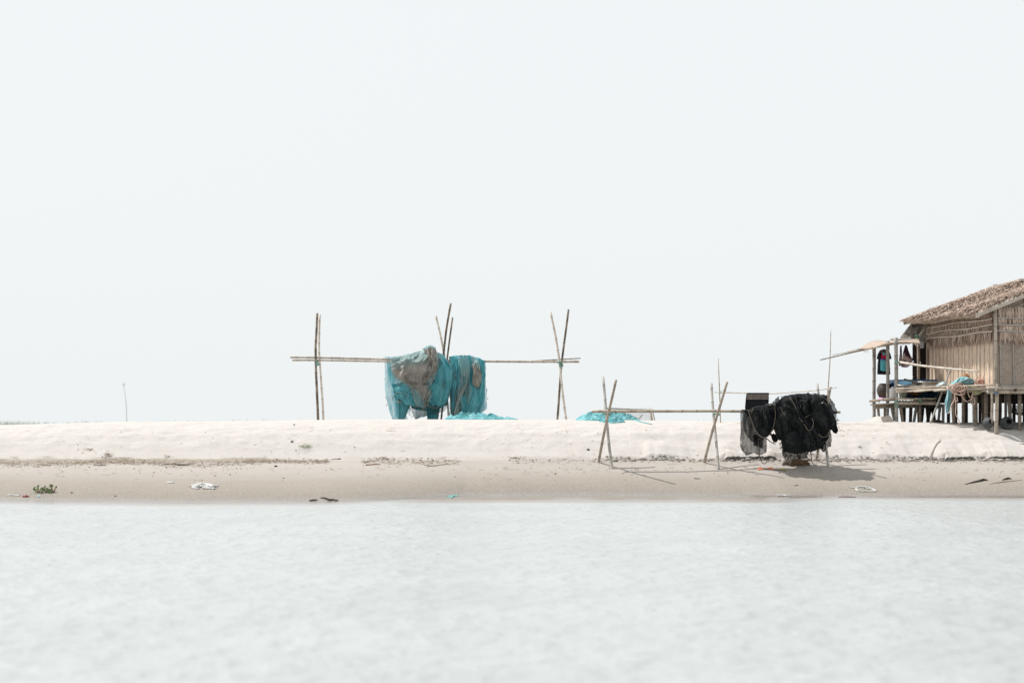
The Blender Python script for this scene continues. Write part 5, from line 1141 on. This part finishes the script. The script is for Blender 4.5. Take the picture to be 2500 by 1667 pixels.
for k, (pts, r, m, nm, lb) in enumerate((
    ([(1014, 1131), (1030, 1133), (1046, 1138), (1062, 1137.5), (1082, 1134), (1101, 1132)], [.006, .01, .016, .016, .012, .005], DW2, 'stick', 'long bent brown stick on the sand below the tall rack'),
    ([(888, 1128), (905, 1126), (925, 1124.5)], [.008, .012, .006], DW2, 'stick', 'straight thin stick left of the long bent stick'),
    ([(893, 1136), (910, 1134.5), (928, 1132.5)], [.02, .018, .01], mat('red_brown_bark', (.2, .1, .06), (.28, .15, .1), 20, rough=.9), 'bark', 'reddish brown strip of bark left of the long bent stick'),
    ([(772, 1129.5), (787, 1129.5), (802, 1128.5)], [.008, .012, .008], DW2, 'stick', 'thin dark stick on the strand line below the left end of the tall rack'),
    ([(810, 1121.5), (832, 1120.5)], [.008, .012], DW, 'stick', 'short dark stick above the strand line near the left poles'),
    ([(228, 1136.5), (258, 1136)], [.01, .013], DW, 'stick', 'short dark stick at the lower edge of the left debris band'),
    ([(395, 1134.5), (412, 1133.8), (428, 1132)], [.012, .014, .01], DW, 'stick', 'tapering dark stick left of a twin in the debris band'),
    ([(425, 1134), (440, 1136), (472, 1134)], [.018, .022, .01], DW, 'driftwood', 'crooked driftwood twig at the right end of the left debris band'),
    ([(80, 1134), (110, 1135), (145, 1134.5)], [.008, .012, .008], DW2, 'stick', 'long reddish stick at the far left of the debris band'),
    ([(943, 1051.5), (955, 1052.2), (966, 1051.5)], [.007, .009, .006], DW2, 'stick', 'short thin stick high on the dune below the teal nets'),
    ([(755, 1222.5), (765, 1221.5), (775, 1220.8)], [.014, .022, .012], DW, 'driftwood', 'left one of three dark twigs stranded at the waterline'),
    ([(782, 1215.5), (792, 1217), (806, 1222), (815, 1219.5)], [.012, .022, .028, .014], DW, 'driftwood', 'middle and largest of three dark twigs stranded at the waterline'),
    ([(811, 1221), (820, 1222), (826, 1222)], [.014, .02, .012], DW, 'driftwood', 'right one of three dark twigs stranded at the waterline'),
    ([(2047, 1213), (2065, 1213), (2090, 1214)], [.01, .014, .008], mat('purple_brown_reed', (.12, .07, .07), (.16, .1, .1), 9, rough=.8), 'reed', 'purplish reed floating at the waterline below the right white plastic'),
    ([(1938, 1186), (1948, 1184.5)], [.006, .01], DW, 'stick', 'tiny dark stick on the wet sand above the white foam piece'),
    ([(1695, 1168), (1703, 1168.5), (1710, 1168.8)], [.012, .01, .006], DW, 'stick', 'tiny dark twig on the wet sand below the middle crossed poles'),
    ([(1380, 1045), (1386, 1058)], [.005, .005], DW2, 'stick', 'thin dry stalk on the dune left of the aqua heap'))):
    stick(pts, r, m, nm, lb, {'bark': 'bark', 'reed': 'reed'}.get(nm, 'stick'))
for px, py, r, lb in ((713, 1079, .038, 'larger of two dark stones on the dune below the left rack poles'), (718, 1037, .026, 'smaller dark stone near the crest below the left rack poles'), (673, 1139, .04, 'brown clod on the strand line left of the sticks'), (1436, 1098, .04, 'dark chunk on the dune left of the left crossed poles'),
                      (175, 1203, .025, 'small black pebble on the wet sand right of the green plant'), (282, 1211, .02, 'small brown pebble near the water left of the white plastic sheet')):
    q = MB(); q.rock(gp(px, py) + Vector((0, 0, r * .3)), r, int(px), (1.25, .8, .6)); solo(q, 'stone', DW, lb, 'stone')
# plastic litter
M['plastic'] = mat('white_plastic_film', (.43, .43, .425), (.56, .56, .55), 9, rough=.45, bump=.8, bscale=25, transl=.15)
def ribbon(q, pts, wd, n=30, h=.03, seed=0):
    c = cr(pts, n); v = [gp(*p) for p in c.tolist()]; vs = []
    for i, p in enumerate(v):
        d = (v[min(i + 1, n - 1)] - v[max(i - 1, 0)]).normalized(); s_ = Vector((-d.y, d.x, 0)); w_ = wd * (.6 + .8 * rnd.random())
        for t in (-1, -.3, .3, 1): vs.append(p + s_ * w_ * t + Vector((0, 0, .008 + (h * rnd.uniform(.3, 1) if abs(t) < .5 else 0))))
    q.add(vs, [(i * 4 + j, (i + 1) * 4 + j, (i + 1) * 4 + j + 1, i * 4 + j + 1) for i in range(n - 1) for j in range(3)])
q = MB()
for pts, w_ in (([(468, 1188), (475, 1184.5), (490, 1181.5), (510, 1183), (522, 1187)], .09), ([(470, 1189), (478, 1192), (487, 1193)], .06), ([(476, 1187), (492, 1186), (512, 1189), (520, 1191)], .16), ([(518, 1186), (533, 1186.5)], .06), ([(498, 1193), (512, 1192.5), (526, 1193.5)], .07), ([(495, 1190), (505, 1189)], .2)):
    ribbon(q, pts, w_ * .8, 22, .03)
solo(q, 'plastic_sheet', M['plastic'], 'crumpled white plastic sheet on the wet sand at the left', 'plastic sheet')
q = MB()
for pts, w_ in (([(2074, 1190), (2090, 1190.5), (2096, 1188.5), (2115, 1189.5), (2124, 1191), (2137, 1198.5), (2120, 1199.5), (2096, 1198.8), (2091, 1194), (2090, 1191)], .05), ([(2110, 1191.5), (2122, 1193.5)], .05)): ribbon(q, pts, w_ * .75, 44, .015)
solo(q, 'plastic_sheet', M['plastic'], 'flat white plastic strip forming a loop on the wet sand at the right', 'plastic sheet')
q = MB(); ribbon(q, [(407, 1178.2), (415, 1178.6), (424, 1178)], .035, 12); solo(q, 'plastic_strip', M['plastic'], 'small white strip on the sand left of the crumpled white sheet', 'plastic strip')
q = MB(); ribbon(q, [(20, 1208.6), (34, 1209), (48, 1209.8)], .03, 12, .015); solo(q, 'plastic_strip', M['plastic'], 'thin white strip at the waterline at the far left', 'plastic strip')
q = MB()
for k in range(9): q.rock(gp(1901 + k * 3.3, 1210 + rnd.uniform(-.8, .9)) + Vector((0, 0, .012)), rnd.uniform(.02, .045), k, (1.3, .8, .6))
solo(q, 'foam', M['plastic'], 'broken white foam piece at the waterline below the black nets', 'foam', smooth=False)
for px, py, mtl, lb, nm, ct in ((63, 1213, mat('dark_red_plastic', (.2, .02, .03), (.3, .04, .05), 9, rough=.5), 'small dark red scrap at the waterline below the green plant', 'scrap', 'scrap'), (95, 1213, mat('pale_cyan_plastic', (.5, .66, .68), (.6, .74, .75), 9, rough=.5), 'small pale cyan scrap at the waterline below the green plant', 'scrap', 'scrap')):
    q = MB(); q.rock(gp(px, py) + Vector((0, 0, .015)), .05, int(px), (1.1 if px > 80 else 1.5, .7, .7)); solo(q, nm, mtl, lb, ct, smooth=False)
q = MB(); ribbon(q, [(1092, 1212), (1100, 1212.5), (1108, 1211), (1117, 1211.5)], .03, 16, .03); ribbon(q, [(1101, 1212), (1105, 1215)], .02, 8, .02)
solo(q, 'net_scrap', mat('faded_net_scrap', (.1, .3, .31), (.2, .4, .4), 9), 'torn aqua net scrap lying in the wet shallows', 'net scrap')
# water hyacinth
pl = thing('water_hyacinth', 'stranded green water hyacinth with round leaves on the wet sand', 'plant', tuple(gp(110, 1202)))
gl = mat('hyacinth_leaf', (.07, .105, .05), (.17, .22, .1), 9, rough=.5, tone=(.2, .17, .07), transl=.3)
gst = mat('hyacinth_stalk', (.3, .28, .13), (.22, .14, .09), 6, rough=.6)
Yp = gp(110, 1202).y; q = MB(); qs = MB()
for k, (px, py, sz, bxp) in enumerate(((84, 1193, .062, 92), (94, 1187, .06, 97), (102, 1193.5, .05, 104), (107, 1189, .045, 108), (116, 1194, .05, 113), (122, 1197, .055, 120), (126, 1198, .05, 124), (123.5, 1185, .045, 129), (124.5, 1186.5, .04, 129), (137, 1188.5, .03, 132), (99, 1198, .05, 100), (88, 1198, .04, 94), (112, 1199, .04, 112))):
    c = P(px, py, Yp) + Vector((0, rnd.uniform(-.12, .1), 0)); b0 = P(bxp, 1201, Yp) + Vector((0, rnd.uniform(-.05, .05), -.01))
    n_ = Vector((rnd.uniform(-.5, .5), -.8, rnd.uniform(.1, .8))).normalized(); e1 = n_.orthogonal().normalized(); e2 = n_.cross(e1)
    ring_ = [c + (e1 * math.cos(a) * sz + e2 * math.sin(a) * sz * .85) + n_ * .012 * math.cos(a * 2) for a in np.linspace(0, 2 * math.pi, 12, endpoint=False)]
    q.add([c - n_ * .012] + ring_, [(0, 1 + i, 1 + (i + 1) % 12) for i in range(12)], rnd.choice((0, 0, .3)))
    qs.tube([b0, b0.lerp(c, .55) + Vector((0, 0, .015)), c], [.013, .015, .006], 6)
q.build('leaves', gl, pl); qs.build('stalks', gst, pl)
q = MB()
for k in range(26): q.blade(P(rnd.uniform(96, 134), 1201.5, Yp) + Vector((0, rnd.uniform(-.1, .1), .01)), (rnd.uniform(-1, 1), rnd.uniform(-.6, .6), .12), rnd.uniform(.06, .16), .01, (0, 0, 1))
q.build('roots', mat('dark_roots', (.03, .02, .015), (.08, .03, .02), 9, rough=.9), pl)
# grass
gr = mat('dry_green_grass', (.3, .34, .22), (.42, .44, .33), 5, rough=.8, transl=.4)
q = MB(); g = gp(747, 1094)
for k in range(60): q.blade(g + Vector((rnd.gauss(0, .07), rnd.gauss(0, .06), 0)), (rnd.gauss(0, .7), rnd.gauss(0, .5), .55), rnd.uniform(.1, .24), .0035, (0, -1, 0), 0, .3)
solo(q, 'grass_tuft', mat('tuft_grass', (.2, .24, .13), (.32, .34, .22), 5, rough=.8, transl=.3), 'lone green grass tuft on the dune face below the left rack poles', 'grass tuft', smooth=False)
gp_far = mat('haze_pale_grass', (.36, .42, .37), (.48, .52, .46), 5, rough=.9, transl=.4)  # pale colour stands in for haze over the far grass and reed
q = MB()
def tuft(px, n, Y, top, sp):
    for k in range(n):
        x = px + rnd.gauss(0, sp); X = (x - 1250) * Y / FPX; yy = Y + rnd.uniform(-2, 2); z = gpt(X, yy)
        tz = CAMZ - (top + abs(rnd.gauss(0, 5)) - HZ) * Y / FPX
        q.blade((X, yy, z), (rnd.gauss(0, .22), rnd.gauss(0, .1), 1), max(.2, tz - z), .018, (0, -1, 0), 0, .08)
for px, n, top, sp in ((15, 90, 1020, 16), (55, 90, 1022, 18), (110, 60, 1025, 18), (160, 30, 1026, 14), (195, 30, 1023, 7), (225, 40, 1021, 9), (250, 40, 1024, 14), (285, 20, 1027, 10), (385, 14, 1025, 6), (402, 12, 1020, 4), (460, 18, 1019, 4), (450, 12, 1025, 8), (582, 20, 1018, 3), (655, 14, 1018, 2.5), (735, 14, 1018, 2.5), (1625, 14, 1022, 10), (1713, 8, 1018, 4), (1650, 8, 1022, 5)):
    tuft(px, n, 62, top, sp)
o = solo(q, 'far_grass', gp_far, 'thin grass growing beyond the crest, coloured pale for distance haze', 'grass', smooth=False); o['kind'] = 'stuff'
q = MB(); YR = 66; zb = gpt(P(310, 1030, YR).x, YR)
q.tube([Vector((P(310, 1030, YR).x, YR, zb - .1)), P(309, 1000, YR), P(306, 965, YR), P(301, 935, YR)], [.013, .012, .01, .006], 7)
for k in range(8): q.blade(P(301.5, 938 + k * .8, YR), (rnd.gauss(0, .5), rnd.gauss(0, .3), rnd.uniform(.3, 1)), rnd.uniform(.08, .16), .009, (0, -1, 0))
solo(q, 'reed', gp_far, 'single tall reed rising beyond the dune crest at the left, coloured pale for haze', 'reed', smooth=False)
# strand line debris: uncountable crumbs and fibres
q = MB(); rs = random.Random(77)
def crumb(px, py):
    g = gp(px, py); r = abs(rs.gauss(0, .008)) + .004
    if rs.random() < .55: q.rock(g + Vector((0, 0, r * .3)), r, rs.randrange(999), (1.3, 1, .7), rs.random(), 5)
    else:
        L = rs.uniform(.04, .16); a = rs.gauss(0, .5); d = Vector((math.cos(a), math.sin(a), rs.uniform(-.05, .12))); q.tube([g + Vector((0, 0, .008)), g + d * L * .5 + Vector((0, 0, .014)), g + d * L + Vector((0, 0, .006))], [.002, .0035, .0015], 4, rs.random())
for k in range(1500):
    px = rs.uniform(-60, 640); crumb(px, 1131 + 3.5 * math.sin(px / 60) + rs.gauss(0, 4))
for k in range(520): crumb(rs.uniform(600, 800), 1127 + rs.gauss(0, 3))
for k in range(420): crumb(rs.uniform(880, 1120), 1127 + rs.gauss(0, 4.5))
for k in range(900): crumb(rs.uniform(1240, 2560), 1121 + abs(rs.gauss(0, 5)))
for k in range(420): crumb(rs.uniform(-60, 2560), 1140 + abs(rs.gauss(0, 14)))
for k in range(170): crumb(rs.uniform(-60, 2560), rs.uniform(1040, 1115))
for k in range(60): crumb(rs.uniform(1890, 2110), rs.uniform(1120, 1158))
for c_, n, sx, sy in (((260, 1112), 60, 7, 4), ((215, 1098), 20, 8, 2), ((405, 1114), 14, 5, 2), ((2060, 1052), 14, 6, 2), ((2098, 1092), 12, 3, 2), ((1255, 1118), 40, 12, 2), ((935, 1120), 60, 10, 2)):
    for k in range(n): crumb(rs.gauss(c_[0], sx), rs.gauss(c_[1], sy))
o = solo(q, 'strand_debris', mat('strand_debris', (.36, .3, .23), (.45, .39, .31), 20, rough=.95, tone=(.2, .15, .11)), 'reed fibres and crumbs along the strand line', 'debris', smooth=False); o['kind'] = 'stuff'
